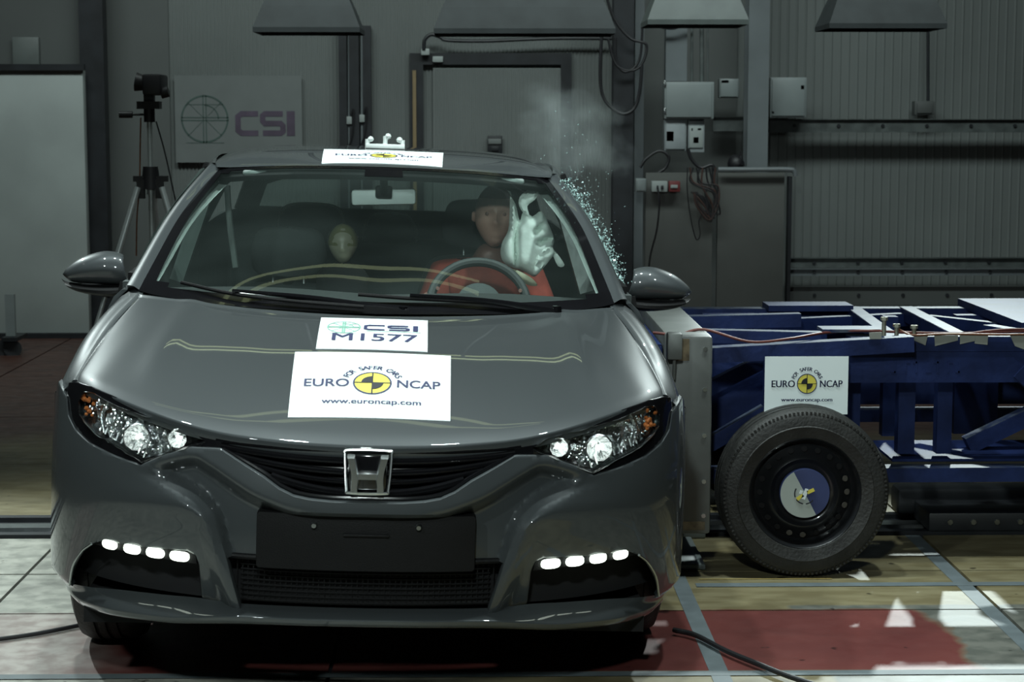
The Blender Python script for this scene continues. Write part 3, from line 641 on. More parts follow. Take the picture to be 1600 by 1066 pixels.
# small stand at far left
e = empty('floor_stand', wp(14, 552, 12.7) * 1, 'small grey stand with flat upright plate at far left', 'stand')
loc_child(wbox(10, 460, 22, 552, 12.7, 0.03), 'upright_plate', BOXG, e, False); loc_child(wbox(2, 528, 26, 534, 12.6, 0.3), 'shelf', DARK, e, False)
loc_child(MB().cyl(wp(5, 545, 12.65), wp(5, 545, 12.7), .06).cyl(wp(20, 545, 12.65), wp(20, 545, 12.7), .06), 'wheel', DARK, e)

# ================================================================== the car
ROLL, YAWC, ZR = math.radians(1.9), math.radians(2.08), 0.25
CT = Vector((-0.3004646, 4.8, 0))
MCAR = Matrix.Translation(CT) @ Matrix.Rotation(YAWC, 4, 'Z')
RB = Matrix.Translation((0, 0, ZR)) @ Matrix.Rotation(ROLL, 4, 'Y') @ Matrix.Translation((0, 0, -ZR))
MBODY = MCAR @ RB                                   # body coordinates -> world
car = empty('car', label='dark grey metallic hatchback facing forward, struck on its right-hand side in the picture', cat='car', mw=MCAR)
bpy.context.view_layer.update()
AH, BH, NE = 0.93, 0.75, 2.2
PL = []
for i in range(401):
    t = i / 400 * PI / 2; x = AH * math.sin(t) ** (2 / NE); y = BH * (1 - math.cos(t) ** (2 / NE)); PL.append([x, y])
PS = [0]
for a, b in zip(PL, PL[1:]): PS.append(PS[-1] + math.hypot(b[0] - a[0], b[1] - a[1]))
PX = [(p[0], s) for p, s in zip(PL, PS)]
SX = [(s, p[0]) for p, s in zip(PL, PS)]; SY = [(s, p[1]) for p, s in zip(PL, PS)]
def X2P(x): return interp(x, PX)
def prof(z): return 0.45 * 0.04 * math.log(1 + math.exp((z - 0.6) / 0.04))
def wzf(z): return 1 - 0.9 * max(0, .28 - z)
def P2(p, z, off=0.0):
    """point on the front base surface; p = arc along the plan curve, z = height"""
    if p > PS[-1]: return Vector((AH * wzf(z), BH + p - PS[-1] + off, z))
    x = interp(p, SX); y = interp(p, SY)
    wz = wzf(z)
    return Vector((x * wz, y + prof(z) + off, z))
def XZ(x, z, off=0.0): return P2(X2P(x), z, off)
def P(x): return X2P(x)
KL = [(.611, .646), (.56, .631), (.49, .603), (.45, .583), (.425, .563), (.402, .538), (.388, .505), (.376, .46), (.365, .425), (.350, .37), (.332, .31), (.326, .29)]
def smooth2(L): return [(q.x, q.y) for q in crline([Vector(p) for p in L], 4)]
NL = [(0, .569), (.092, .568), (.15, .570), (.195, .575), (.247, .592), (.301, .613), (.36, .645), (.41, .672), (.46, .69), (.54, .67), (.611, .646)]
KL = smooth2(KL); NL = smooth2(NL)
def pp(L): return [(P(x), z) for x, z in L]
KP, NP = pp(KL), pp(NL)
KZ = sorted((z, x) for x, z in KL)
def bump_off(p, z):
    x = interp(p, SX); o = 0
    xk = interp(z, KZ) if z < .646 else 9
    dk = dseg(p, z, KP); below = z < interp(x, NL)
    dn = dseg(p, z, NP); g = sm(dn / .05) if below else 0
    tp = sm((.63 - x) / .13) if x < xk else sm((.63 - interp(z, KZ)) / .13) if z < .646 else 0
    if x < xk: o += (.022 + .040 * min(1, dk / .016)) * g * tp
    else:
        o += .022 * max(0, 1 - dk / .024) * g * tp
        if z < .545: o += 0.6 * (.545 - z) ** 1.5 * min(1, (x - xk) / .06) * sm((.86 - x) / .22)
        if z < .66: o -= .010 * math.exp(-((z - .565) / .035) ** 2) * sm((.78 - x) / .3) * sm(dk / .04)
    o -= .012 * sm((.45 - x) / .2) * (1 - g)
    return o
GLOW = [(0, .593), (.093, .593), (.15, .597), (.19, .604), (.228, .620), (.271, .648), (.33, .678), (.387, .708), (.467, .705), (.552, .672), (.603, .645)]
HLOW = [(.677, .656), (.764, .676), (.816, .700), (.846, .730), (.858, .775)]
PE = X2P(.9296)  # side, just before the arch
FOG = [(.83, .264), (.805, .33), (.775, .38), (.745, .408), (.715, .424), (.60, .428), (.47, .436), (.446, .424), (.437, .395), (.432, .30)]
outer = pp(GLOW + HLOW) + [(X2P(.90), .80), (PE - .03, .76), (PE - .03, .262)] + pp(FOG) + pp([(.326, .29), (.332, .31), (.350, .37), (.365, .425)]) + pp([(.28, .425), (.28, .556), (0, .556)])
E1 = [(.56, .606), (.47, .565), (.43, .535), (.408, .505), (.392, .43), (.362, .305)]
V2, F2 = cdt(outer, [KP[:33], pp(E1)], 0.008)
fas = MB().add([P2(a, b, bump_off(a, b)) for a, b in V2], F2)
skirt(fas, 0.05, (0, 1, 0)); fas.mirror()
# rear reaches of the bumper to the wheel arch
side = []
for z in (.262, .35, .45, .55, .65, .76):
    side.append([P2(PE - .03, z, bump_off(PE - .03, z)), P2(PE + .03, z, bump_off(PE, z) * .6), P2(PE + .13, z, 0), ((AH - .005) * wzf(z), .70, z)])
v, f = patch(side, 8, 3); fas2 = MB().add(v, f).mirror(); fas.add(fas2.v, fas2.f)
fas.build('bumper', PAINT, car, body=True, angle=42)
# lower lip
def liprow(zs, off, xs=(0, .15, .33, .45, .535, .67, .75, .83, .88, .915)):
    r = [XZ(x, z, off(x) if callable(off) else off) for x, z in zip(xs, zs)]
    r.append(Vector(((AH - .012) * wzf(zs[-1]), .70, zs[-1]))); return r
R0 = liprow((.298, .298, .296, .300, .296, .286, .276, .266, .262, .262), lambda x: .065 if x < .7 else .065 * (.9 - x) / .2 if x < .9 else 0)
R1 = liprow((.296, .296, .292, .288, .282, .270, .262, .250, .245, .245), .020)
R2 = liprow((.290, .289, .285, .272, .262, .252, .244, .232, .228, .226), -.016)
R3 = liprow((.282, .281, .277, .264, .254, .244, .235, .224, .219, .217), -.020)
R4 = liprow((.268, .267, .262, .250, .240, .228, .219, .208, .204, .20), -.010)
R5 = liprow((.255, .255, .25, .238, .228, .215, .207, .198, .194, .19), .035)
v, f = patch([R0, R1, R2, R3, R4, R5], 60, 4)
lip = MB().add(v, f).mirror(); lip.build('lower_lip', PAINT, car, body=True, angle=60)
# dark backing behind the lower openings
def strip(pts, name, m, off, parent=car, step=.02, sk=None, angle=35, cons=(), holes=(), mir=True, offf=None):
    V, F = cdt(pp(pts), cons, step, holes)
    mb = MB().add([P2(a, b, off if offf is None else offf(a, b)) for a, b in V], F)
    if sk: skirt(mb, sk, (0, 1, 0), .002)
    if mir: mb.mirror()
    return mb.build(name, m, parent, body=True, angle=angle) if name else mb
strip([(0, .29), (.33, .29), (.80, .290), (.86, .45), (.44, .47), (.40, .58), (0, .58)], 'inner_grille_backing', VBLACK, .125)
# mesh bars in the lower opening
mb = MB()
for k in range(9):
    z = .305 + k * .0135; mb.tube([XZ(x, z, .085) for x in (0, .1, .2, .28, .33)], .0028, 6)
for k in range(24):
    x = .007 + k * .0145; mb.beam(XZ(x, .30, .088), XZ(x, .42, .088), .003, .003, upv=(0, 1, 0))
mb.mirror().build('lower_grille_mesh', MBLACK, car, body=True)['kind'] = 'stuff'
mb = MB()
for z, t in ((.425, .008),): mb.tube([XZ(x, z, .06) for x in (0, .1, .2, .3, .36)], t, 8)
mb.mirror().build('lower_grille_bar', MBLACK, car, body=True)
# number plate carrier, bare, with two screws
pts = [(0, .408), (.28, .408), (.285, .413), (.285, .549), (.28, .554), (0, .554)]
pl = strip(pts, 'plate_carrier', MBLACK, .0, sk=.05, offf=lambda a, b: .022 + .02 * 0)
for sx in (-1, 1):
    q = XZ(.136, .527, .02); q.x *= sx
    MB().cyl(q, q + Vector((0, -.012, 0)), .0095, .006, 12).build('screw', SILV, pl, body=True)
MB().bbox((-.06, .0155, .50), (.06, .023, .507), .002).build('clip', MBLACK, pl, body=True)
# fog recess: LED units
for sx in (-1, 1):
    led_root = None
    pts = [(.445, .40), (.45, .434), (.60, .429), (.735, .423), (.755, .405), (.60, .405)]
    m0 = strip(pts, None, None, .030, sk=.03, mir=False)
    if sx < 0: m0.v = [Vector((-q.x, q.y, q.z)) for q in m0.v]; m0.f = [f[::-1] for f in m0.f]
    hs = m0.build('daytime_light', MBLACK, car, body=True)
    for xc in (.492, .560, .627, .694):
        m1 = MB(); V, F = cdt([(P(xc) + a * .0285, .4165 + (.0 if sx < 0 else 0) + b * .0110) for a, b in [(math.copysign(abs(math.cos(t)) ** .6, math.cos(t)), math.copysign(abs(math.sin(t)) ** .7, math.sin(t))) for t in [2 * PI * k / 20 for k in range(20)]]], (), .006)
        m1.add([P2(a, b, .020 - .006 * max(0, 1 - ((a - P(xc)) / .03) ** 2)) for a, b in V], F); skirt(m1, .02, (0, 1, 0), .002)
        if sx < 0: m1.v = [Vector((-q.x, q.y, q.z)) for q in m1.v]
        m1.build('led_lens', LED, hs, body=True)
    rim = MB().tube([Vector((XZ(x, z, -.001).x * sx, XZ(x, z, -.001).y, z)) for x, z in ((.832, .268), (.807, .332), (.777, .382), (.747, .41))], .0035, 8)
    rim.build('recess_rim', SILV, car, body=True)

# ------------------------------------------------------------------ hood
HF = [(0, .061, .736), (.098, .064, .737), (.202, .075, .740), (.308, .095, .747), (.387, .118, .754), (.470, .152, .766), (.555, .202, .782), (.640, .268, .799), (.710, .335, .813), (.775, .410, .824), (.828, .50, .824), (.838, .58, .828)]
HR = [(0, .93, .980), (.173, .95, .982), (.371, .995, .987), (.52, 1.045, .995), (.62, 1.09, 1.000), (.70, 1.135, 1.004), (.748, 1.17, 1.005)]
HK = 45
hfr = resample(crline([Vector(p) for p in HF], 8), HK); hre = resample(crline([Vector(p) for p in HR], 8), HK)
def hood_pt(k, s):
    a, b = hfr[k], hre[k]; q = a.lerp(b, s); u = k / (HK - 1)
    q.z += .035 * 4 * s * (1 - s) * (1 - u ** 2.5) + .010 * (1 - sm(u / .6)) * sm(s * 2) * (1 - s)
    uc = .74 - .12 * (1 - s); q.z += .006 * math.exp(-((u - uc) / .05) ** 2) * sm(s * 3)
    q.x += .012 * 4 * s * (1 - s) * u ** 3
    q.z += .0045 * math.exp(-((s - .988) / .010) ** 2)
    if s < .06: q.z -= .006 * (1 - s / .06) ** 2
    return q
NS = 40; ss = [0, .008, .02, .04] + [.06 + .90 * i / (NS - 4) for i in range(NS - 3)] + [.968, .975, .982, .988, .994, 1.0]
hv = []; 
for s in ss:
    row = [hood_pt(k, s) for k in range(HK)]
    hv += [Vector((-q.x, q.y, q.z)) for q in row[:0:-1]] + row
W_ = 2 * HK - 1
hf = [(i * W_ + k, i * W_ + k + 1, (i + 1) * W_ + k + 1, (i + 1) * W_ + k) for i in range(len(ss) - 1) for k in range(W_ - 1)]
hood = MB().add(hv, hf)
HOODTREE = BVHTree.FromPolygons(hood.v, [list(f) for f in hood.f])
skirt(hood, .03, (0, .25, -.97), .004)
hood.build('hood', PAINT, car, body=True, angle=50)

# ------------------------------------------------------------------ grille band and headlights
band = [(0, .593), (.093, .593), (.15, .597), (.19, .604), (.228, .620), (.271, .648), (.33, .678), (.387, .708), (.415, .712), (.428, .745), (.387, .750), (.308, .743), (.202, .736), (.098, .733), (0, .732)]
grl = strip(band, 'grille', PBLACK, .045)
def gbar(zc, z1, x1, r, n, xs0=0.0, m=PBLACK):
    pts = []
    for i in range(9):
        t = i / 8; x = xs0 + (x1 - xs0) * t; pts.append(XZ(x, lerp(zc, z1, t ** 2.2), .018))
    o = MB().tube(pts, r, 10).mirror().build(n, m, grl, body=True)
gbar(.716, .728, .40, .0085, 'grille_bar'); gbar(.692, .712, .385, .0095, 'grille_bar'); gbar(.664, .694, .35, .0085, 'grille_bar'); gbar(.640, .672, .30, .0075, 'grille_bar'); gbar(.612, .648, .25, .011, 'grille_bar')
mb = MB().tube([XZ(x, z, .012) for x, z in ((0, .603), (.09, .602), (.17, .609), (.22, .625), (.265, .653), (.325, .683), (.38, .707))], .006, 8).mirror().build('grille_rim', PBLACK, grl, body=True)
# emblem: rounded frame with flared letter H
def prism(mb, pts, y0, y1, bev=0.004, mi=0):
    """solid from an x,z outline; narrower face towards the viewer"""
    n = len(pts); c = Vector((sum(p[0] for p in pts) / n, sum(p[1] for p in pts) / n))
    fr_ = [Vector(p) + (c - Vector(p)).normalized() * bev for p in pts]
    vs = [Vector((x, y1, z)) for x, z in pts] + [Vector((x, y0 + bev, z)) for x, z in pts] + [Vector((x, y0, z)) for x, z in fr_]
    fs = [(i, (i + 1) % n, n + (i + 1) % n, n + i) for i in range(n)] + [(n + i, n + (i + 1) % n, 2 * n + (i + 1) % n, 2 * n + i) for i in range(n)] + [tuple(range(2 * n, 3 * n))]
    return mb.add(vs, fs, mi)
eb = MB(); zc = .668
fro = [(-.060, .712), (-.052, .722), (.052, .722), (.060, .712), (.0545, .630), (.044, .617), (-.044, .617), (-.0545, .630)]
ring = crline([Vector((x, -.006, z)) for x, z in fro] + [Vector((fro[0][0], -.006, fro[0][1]))], 4)
eb.tube([Vector((x, -.006 - (z - .62) * .0 + prof(z), z)) for x, z in fro + fro[:1]], .0042, 8, cr=True)
for s in (-1, 1):
    eb.add(*(lambda m: (m.v, m.f))(prism(MB(), [(s * .053, .716), (s * .034, .716), (s * .025, .678), (s * .0215, .655), (s * .026, .622), (s * .043, .622), (s * .0415, .65), (s * .0445, .68)], -.014, .03, .004)))
eb.add(*(lambda m: (m.v, m.f))(prism(MB(), [(-.026, .672), (.026, .672), (.026, .656), (-.026, .656)], -.012, .02, .003)))
eb.build('emblem', EMB, grl, body=True, angle=25)
MB().bbox((-.05, .018, .622), (.05, .03, .716), .006).build('emblem_backing', PBLACK, grl, body=True)
# headlights
LN = [(.794, .804), (.812, .774), (.806, .742), (.746, .703), (.664, .677), (.604, .652), (.552, .674), (.467, .709), (.432, .722), (.469, .747), (.526, .757), (.597, .769), (.680, .783), (.735, .797), (.765, .806)]
HO = [(.387, .708), (.467, .7055), (.552, .672), (.603, .646), (.677, .657), (.764, .677), (.816, .701), (.846, .731), (.858, .776), (.855, .812), (.828, .819), (.775, .819), (.710, .808), (.640, .794), (.555, .777), (.470, .761), (.387, .750)]
def onside(mb, sx):
    if sx < 0: mb.v = [Vector((-q.x, q.y, q.z)) for q in mb.v]; mb.f = [tuple(f[::-1]) for f in mb.f]
    return mb
hr = random.Random(3)
for sx in (-1, 1):
    V, F = cdt(pp(HO), (), .014, [pp(LN)])
    bz = MB().add([P2(a, b, .012) for a, b in V], F); skirt(bz, .05, (0, 1, 0), .003)
    hl = onside(bz, sx).build('headlight', PBLACK, car, body=True)
    V, F = cdt(pp(LN), (), .015)
    onside(MB().add([P2(a, b, .007) for a, b in V], F), sx).build('lens', LENS, hl, body=True)
    # faceted mirror bowl
    V, F = cdt(pp([(x * 1.0, z) for x, z in LN]), (), .017)
    ro = MB().add([P2(a, b, .065 + hr.uniform(-.012, .012)) for a, b in V], F); skirt(ro, -.06, (0, 1, 0), .001)
    onside(ro, sx).build('reflector', REFL, hl, smooth=False, body=True)
    # two round lamps with bulbs
    for (xc, zc_, r_, nm) in ((.62, .712, .036, 'main_lamp'), (.505, .722, .025, 'inner_lamp')):
        c = XZ(xc, zc_, .03); ax = Vector((0.12, -1, 0)).normalized()
        b = MB().lathe([(r_ * 1.12, .012), (r_, .018), (r_ * .96, .012), (r_ * .7, -.012), (r_ * .35, -.028), (.004, -.032)], c, ax, 11)
        onside(b, sx).build(nm, REFL, hl, False, body=True)
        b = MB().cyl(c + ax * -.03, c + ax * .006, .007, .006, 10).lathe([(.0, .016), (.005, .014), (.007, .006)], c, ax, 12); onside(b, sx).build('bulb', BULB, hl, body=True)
    # ribs, divider and small studs that give the sparkle
    d = MB().tube([XZ(.715, .79, .03), XZ(.735, .75, .035), XZ(.722, .705, .03)], .006, 8); onside(d, sx).build('divider', REFL, hl, body=True)
    st = MB()
    for k in range(90):
        x = hr.uniform(.48, .78); z = interp(x, sorted(LN[4:8])) if x < .6 else interp(x, [(.60, .652), (.664, .677), (.746, .703), (.806, .742)])
        zt_ = interp(x, [(.432, .722), (.469, .747), (.526, .757), (.597, .769), (.68, .783), (.765, .806), (.8, .80)])
        z = lerp(z + .008, zt_ - .008, hr.random()); c = XZ(x, z, .04 + hr.uniform(-.01, .02)); rr = hr.uniform(.003, .0075)
        st.lathe([(0, rr), (rr * .7, rr * .7), (rr, 0), (rr * .7, -rr * .7), (0, -rr)], c, (0, 1, 0), 8)
    for k in range(9):
        x = .60 + k * .017; z0_ = interp(x, [(.60, .652), (.664, .677), (.746, .703), (.806, .742)]) + .010
        st.beam(XZ(x, z0_, .02), XZ(x - .006, z0_ + .022, .05), .004, .004)
    o = onside(st, sx).build('reflector_studs', CHROME2, hl, body=True); o['kind'] = 'stuff'
    a_ = MB()
    for k in range(16):
        x = hr.uniform(.765, .80); z = hr.uniform(.74, .80); c = XZ(x, z, .035 + hr.uniform(-.01, .01)); r_ = hr.uniform(.004, .008)
        a_.lathe([(0, r_), (r_, 0), (0, -r_)], c, (0, 1, 0), 6)
    o = onside(a_, sx).build('amber_indicator', AMBER, hl, smooth=False, body=True); o['kind'] = 'stuff'

# ------------------------------------------------------------------ fenders, sides, pillars, roof
def car_patch(name, rows, m=PAINT, K=24, sub=6, sk=0, skd=(0, 0, -1), parent=car, sides=(-1, 1), angle=40, lin=False):
    v, f = patch(rows, K, sub, lin)
    for sx in sides:
        mb = MB().add(v, f)
        if sk: skirt(mb, sk, skd, .003)
        onside(mb, sx).build(name, m, parent, body=True, angle=angle)
def arch(y, yc=.92, r=.345):
    d = r * r - (y - yc) ** 2; return .315 + math.sqrt(d) if d > 0 else .26
fend = [
    [(.842, .52, .822), (.856, .535, .808), (.872, .56, .79), (.893, .60, .775), (.915, .66, .765), (.927, .70, .755)],
    [(.842, .60, .834), (.862, .61, .822), (.885, .63, .805), (.908, .66, .775), (.922, .69, .73), (.927, .70, arch(.72))],
    [(.835, .79, .880), (.862, .79, .870), (.888, .79, .848), (.910, .79, .80), (.926, .79, .72), (.932, .79, arch(.79))],
    [(.815, .92, .930), (.850, .92, .918), (.882, .92, .888), (.906, .92, .83), (.926, .92, .75), (.934, .92, arch(.92))],
    [(.790, 1.05, .970), (.832, 1.05, .956), (.870, 1.05, .920), (.902, 1.05, .85), (.924, 1.05, .76), (.932, 1.05, arch(1.05))],
    [(.762, 1.18, 1.005), (.815, 1.18, .985), (.860, 1.18, .940), (.898, 1.18, .86), (.918, 1.18, .75), (.925, 1.18, arch(1.18))],
    [(.765, 1.28, 1.020), (.815, 1.28, .996), (.860, 1.28, .945), (.896, 1.28, .86), (.912, 1.28, .6), (.90, 1.28, .25)]]
car_patch('fender', fend, K=26, sk=.02, skd=(-1, 0, 0))
def sidecol(y, xb, zb, xm=.905): return [(xb - .015, y, zb + .008), (xb, y, zb), (xb + .03, y, zb - .06), (xm - .005, y, .82), (xm, y, .62), (xm - .002, y, .42), (xm - .03, y, .23)]
def rib_(y0, y1, n, xb0, xb1, zb0, zb1): return [sidecol(lerp(y0, y1, i / (n - 1)), lerp(xb0, xb1, i / (n - 1)), lerp(zb0, zb1, i / (n - 1))) for i in range(n)]
car_patch('front_door', rib_(1.29, 2.36, 5, .84, .83, 1.00, 1.04), sk=.02, skd=(-1, 0, 0))
car_patch('rear_door', rib_(2.37, 3.18, 4, .83, .81, 1.04, 1.09), sk=.02, skd=(-1, 0, 0))
car_patch('rear_quarter', [sidecol(3.19, .81, 1.09), sidecol(3.5, .80, 1.11, .90), sidecol(3.8, .77, 1.13, .89), sidecol(4.05, .71, 1.14, .85), sidecol(4.2, .60, 1.14, .76), sidecol(4.26, .40, 1.14, .50), sidecol(4.27, .015, 1.14, .0)], sk=.02, skd=(-1, 0, 0))
# windscreen surface
WB = [(0, .96, .985), (.20, .975, .988), (.40, 1.02, .990), (.58, 1.09, .997), (.70, 1.155, 1.006), (.757, 1.20, 1.015)]
W1 = [(0, 1.19, 1.110), (.20, 1.20, 1.112), (.40, 1.245, 1.110), (.57, 1.32, 1.108), (.68, 1.385, 1.104), (.735, 1.43, 1.103)]
W2 = [(0, 1.47, 1.250), (.20, 1.48, 1.250), (.40, 1.53, 1.243), (.55, 1.60, 1.232), (.65, 1.67, 1.222), (.700, 1.71, 1.215)]
W3 = [(0, 1.69, 1.346), (.18, 1.70, 1.345), (.36, 1.745, 1.337), (.52, 1.81, 1.322), (.60, 1.85, 1.308), (.651, 1.895, 1.302)]
WT = [(0, 1.86, 1.412), (.16, 1.872, 1.410), (.32, 1.91, 1.405), (.46, 1.955, 1.395), (.54, 1.98, 1.388), (.586, 2.05, 1.391)]
WK = 31
wv, wf = patch([WB, W1, W2, W3, WT], WK, 8)
NR = len(wv) // WK
def wgrid(cond, name, m, lift=0.0, parent=car, skd=None):
    mb = MB(); mb.v = [v + Vector((0, -.42, .9)) * lift for v in wv]
    mb.f = []
    for i in range(NR - 1):
        for k in range(WK - 1):
            if cond((k + .5) / (WK - 1), (i + .5) / (NR - 1)): mb.f.append((i * WK + k, i * WK + k + 1, (i + 1) * WK + k + 1, (i + 1) * WK + k))
    used = sorted({i for f in mb.f for i in f}); mp = {o: n for n, o in enumerate(used)}
    mb.v = [mb.v[i] for i in used]; mb.f = [tuple(mp[i] for i in f) for f in mb.f]; mb.m = [0] * len(mb.f)
    if skd: skirt(mb, skd, (0, .4, -.9), .002)
    mb.mirror(); return mb.build(name, m, parent, body=True, angle=60)
ws = wgrid(lambda u, v: True, 'windscreen', GLASS)
wgrid(lambda u, v: u > .925 or v > .955 or v < .05 or (u > .88 and (v > .93 or v < .09)), 'black_border', PBLACK, .0015, ws)
wgrid(lambda u, v: v > .88 and u < .10, 'sensor_patch', PBLACK, .0012, ws)
wgrid(lambda u, v: v > .95 or u > .95, 'inner_edge_seal', MBLACK, -.012, ws, .02)
# pillars
pil = [[(.757, 1.205, 1.018), (.735, 1.43, 1.106), (.700, 1.71, 1.218), (.651, 1.895, 1.305), (.586, 2.05, 1.394)],
       [(.780, 1.225, 1.028), (.757, 1.45, 1.118), (.722, 1.73, 1.228), (.674, 1.90, 1.316), (.606, 2.07, 1.404)],
       [(.805, 1.26, 1.025), (.782, 1.49, 1.110), (.745, 1.77, 1.220), (.694, 1.95, 1.312), (.626, 2.08, 1.402)],
       [(.808, 1.30, 1.010), (.785, 1.53, 1.090), (.750, 1.81, 1.200), (.702, 1.99, 1.296), (.640, 2.12, 1.390)]]
car_patch('windscreen_pillar', pil, K=30, sub=4, sk=.03, skd=(-.8, .5, -.2))
# roof
roofc = {1.865: 1.414, 2.0: 1.437, 2.3: 1.462, 2.7: 1.472, 3.2: 1.452, 3.8: 1.385, 4.05: 1.33}
rr = []
rr.append([(0, 1.862, 1.414), (.16, 1.874, 1.412), (.32, 1.912, 1.407), (.46, 1.957, 1.398), (.54, 1.983, 1.392), (.60, 2.02, 1.390)])
rr.append([(0, 1.90, 1.424), (.16, 1.91, 1.422), (.32, 1.95, 1.418), (.46, 1.99, 1.410), (.545, 2.02, 1.404), (.607, 2.06, 1.401)])
for y, z, xo, zo in ((2.06, 1.443, .615, 1.405), (2.3, 1.462, .625, 1.412), (2.7, 1.472, .64, 1.418), (3.2, 1.455, .63, 1.405), (3.7, 1.40, .60, 1.35), (4.0, 1.345, .56, 1.30)):
    r_ = []
    for u in (0, .27, .54, .78, .91, 1.0):
        r_.append((xo * u, y + (.06 * u * u if y < 2.2 else -.05 * u * u if y > 3.5 else 0), lerp(z, zo, .30 * u * u + .70 * u ** 7)))
    rr.append(r_)
v, f = patch(rr, 30, 6); roof = MB().add(v, f).mirror(); ROOFTREE = BVHTree.FromPolygons(roof.v, [list(q) for q in roof.f])
roof.build('roof', PAINT, car, body=True, angle=50)
car_patch('roof_rail', [[(.606, 2.04, 1.404), (.626, 2.3, 1.418), (.641, 2.7, 1.424), (.631, 3.2, 1.410), (.60, 3.7, 1.355), (.56, 3.95, 1.30)], [(.626, 2.08, 1.402), (.643, 2.3, 1.412), (.658, 2.7, 1.416), (.648, 3.2, 1.40), (.62, 3.7, 1.345), (.575, 3.97, 1.29)], [(.64, 2.12, 1.388), (.663, 2.3, 1.385), (.678, 2.7, 1.385), (.668, 3.2, 1.37), (.64, 3.7, 1.31), (.60, 4.0, 1.26)]], K=30, sub=3, angle=60)
# side glass (the struck side is shattered) and black window uprights
def sg(y0, y1, z0a, z0b, ta, tb): return [[(.83, y0, z0a), (.825, y1, z0b)], [(.76, lerp(y0, ta[1], .5), lerp(z0a, ta[2], .5)), (.76, lerp(y1, tb[1], .5), lerp(z0b, tb[2], .5))], [ta, tb]]
GDARK = glassmat('tinted_side_glass', (0.45, 0.52, 0.50), 1.0)
v, f = patch([[(.825, 1.45, 1.02), (.825, 2.36, 1.045)], [(.775, 1.80, 1.19), (.76, 2.36, 1.21)], [(.672, 2.12, 1.375), (.665, 2.36, 1.385)]], 10, 4)
onside(MB().add(v, f), -1).build('side_window', GDARK, car, body=True)
v, f = patch([[(.825, 2.44, 1.05), (.815, 3.15, 1.09)], [(.76, 2.44, 1.21), (.75, 3.15, 1.22)], [(.668, 2.44, 1.388), (.66, 3.05, 1.375)]], 10, 4)
for sx in (-1, 1): onside(MB().add(v, f), sx).build('side_window', GDARK, car, body=True)
for nm, a_, b_, wd in (('door_pillar', (.81, 2.40, 1.03), (.665, 2.40, 1.39), .07), ('rear_pillar', (.80, 3.25, 1.08), (.65, 3.15, 1.37), .14), ('tail_pillar', (.70, 4.05, 1.10), (.58, 3.85, 1.30), .16)):
    for sx in (-1, 1):
        onside(MB().beam(a_, b_, .035, wd, upv=(0, 1, 0)), sx).build(nm, MBLACK, car, body=True)
for sx in (-1, 1): onside(MB().beam((.805, 1.40, 1.03), (.80, 1.60, 1.04), .03, .05).add([(.80, 1.30, 1.02), (.80, 1.58, 1.03), (.775, 1.58, 1.13)], [(0, 1, 2)]), sx).build('mirror_sail', MBLACK, car, body=True)
# tailgate: frame, two panes, crossbar spoiler
tg = MB().beam((-.62, 3.97, 1.325), (.62, 3.97, 1.325), .10, .05).beam((-.70, 4.17, 1.135), (.70, 4.17, 1.135), .05, .035).box((-.70, 4.10, .45), (.70, 4.24, 1.02)).beam((-.70, 4.12, 1.05), (-.60, 3.97, 1.32), .07, .10, upv=(1, 0, 0)).beam((.70, 4.12, 1.05), (.60, 3.97, 1.32), .07, .10, upv=(1, 0, 0))
tg = tg.build('tailgate', MBLACK, car, body=True, smooth=False)
MB().add([(-.64, 4.12, 1.15), (.64, 4.12, 1.15), (.58, 3.98, 1.30), (-.58, 3.98, 1.30)], [(0, 1, 2, 3)]).build('upper_pane', GDARK, tg, body=True, smooth=False)
MB().add([(-.66, 4.20, 1.02), (.66, 4.20, 1.02), (.66, 4.18, 1.12), (-.66, 4.18, 1.12)], [(0, 1, 2, 3)]).build('lower_pane', GLASS, tg, body=True, smooth=False)
# underbody and wheels
MB().box((-.78, .35, .17), (.78, 4.1, .245)).build('underbody', VBLACK, car, False, body=True)
MB().box((-.62, .24, .215), (.62, .40, .245)).build('undertray', VBLACK, car, False, body=True)
def wheel_mb(wd, R_, side):
    h = wd / 2; tyre = [(R_ * .64, -h * .8), (R_ * .72, -h), (R_ * .86, -h * 1.02), (R_ * .955, -h * .9), (R_ * .99, -h * .68), (R_, -h * .4)]
    for g in (-.33, 0, .33): tyre += [(R_, h * (g - .06)), (R_ * .975, h * (g - .05)), (R_ * .975, h * (g + .05)), (R_, h * (g + .06))]
    tyre += [(R_, h * .4), (R_ * .99, h * .68), (R_ * .955, h * .9), (R_ * .86, h * 1.02), (R_ * .72, h), (R_ * .64, h * .8)]
    return tyre
for sx in (-1, 1):
    for yy in (.92, 3.52):
        c = Vector((sx * .775, yy, .315)); t = MB().lathe(wheel_mb(.20, .315, sx), c, (sx, 0, 0), 40)
        ty = t.build('wheel', RUBBER, car)
        rim = MB().lathe([(.20, -.08), (.198, .02), (.205, .085), (.19, .09), (.175, .06), (.12, .03), (.06, .045), (0, .05)], c, (sx, 0, 0), 30)
        rim.build('rim', SILV, ty)
for sx in (-1, 1):   # dark wheel housings
    hv_ = []
    for k in range(17):
        t = PI * k / 16; hv_ += [(sx * .62, .92 - .36 * math.cos(t), .27 + .36 * math.sin(t)), (sx * .85, .92 - .36 * math.cos(t), .27 + .36 * math.sin(t))]
    MB().add(hv_, [(2 * k, 2 * k + 1, 2 * k + 3, 2 * k + 2) for k in range(16)]).build('wheel_housing', VBLACK, car, body=True)
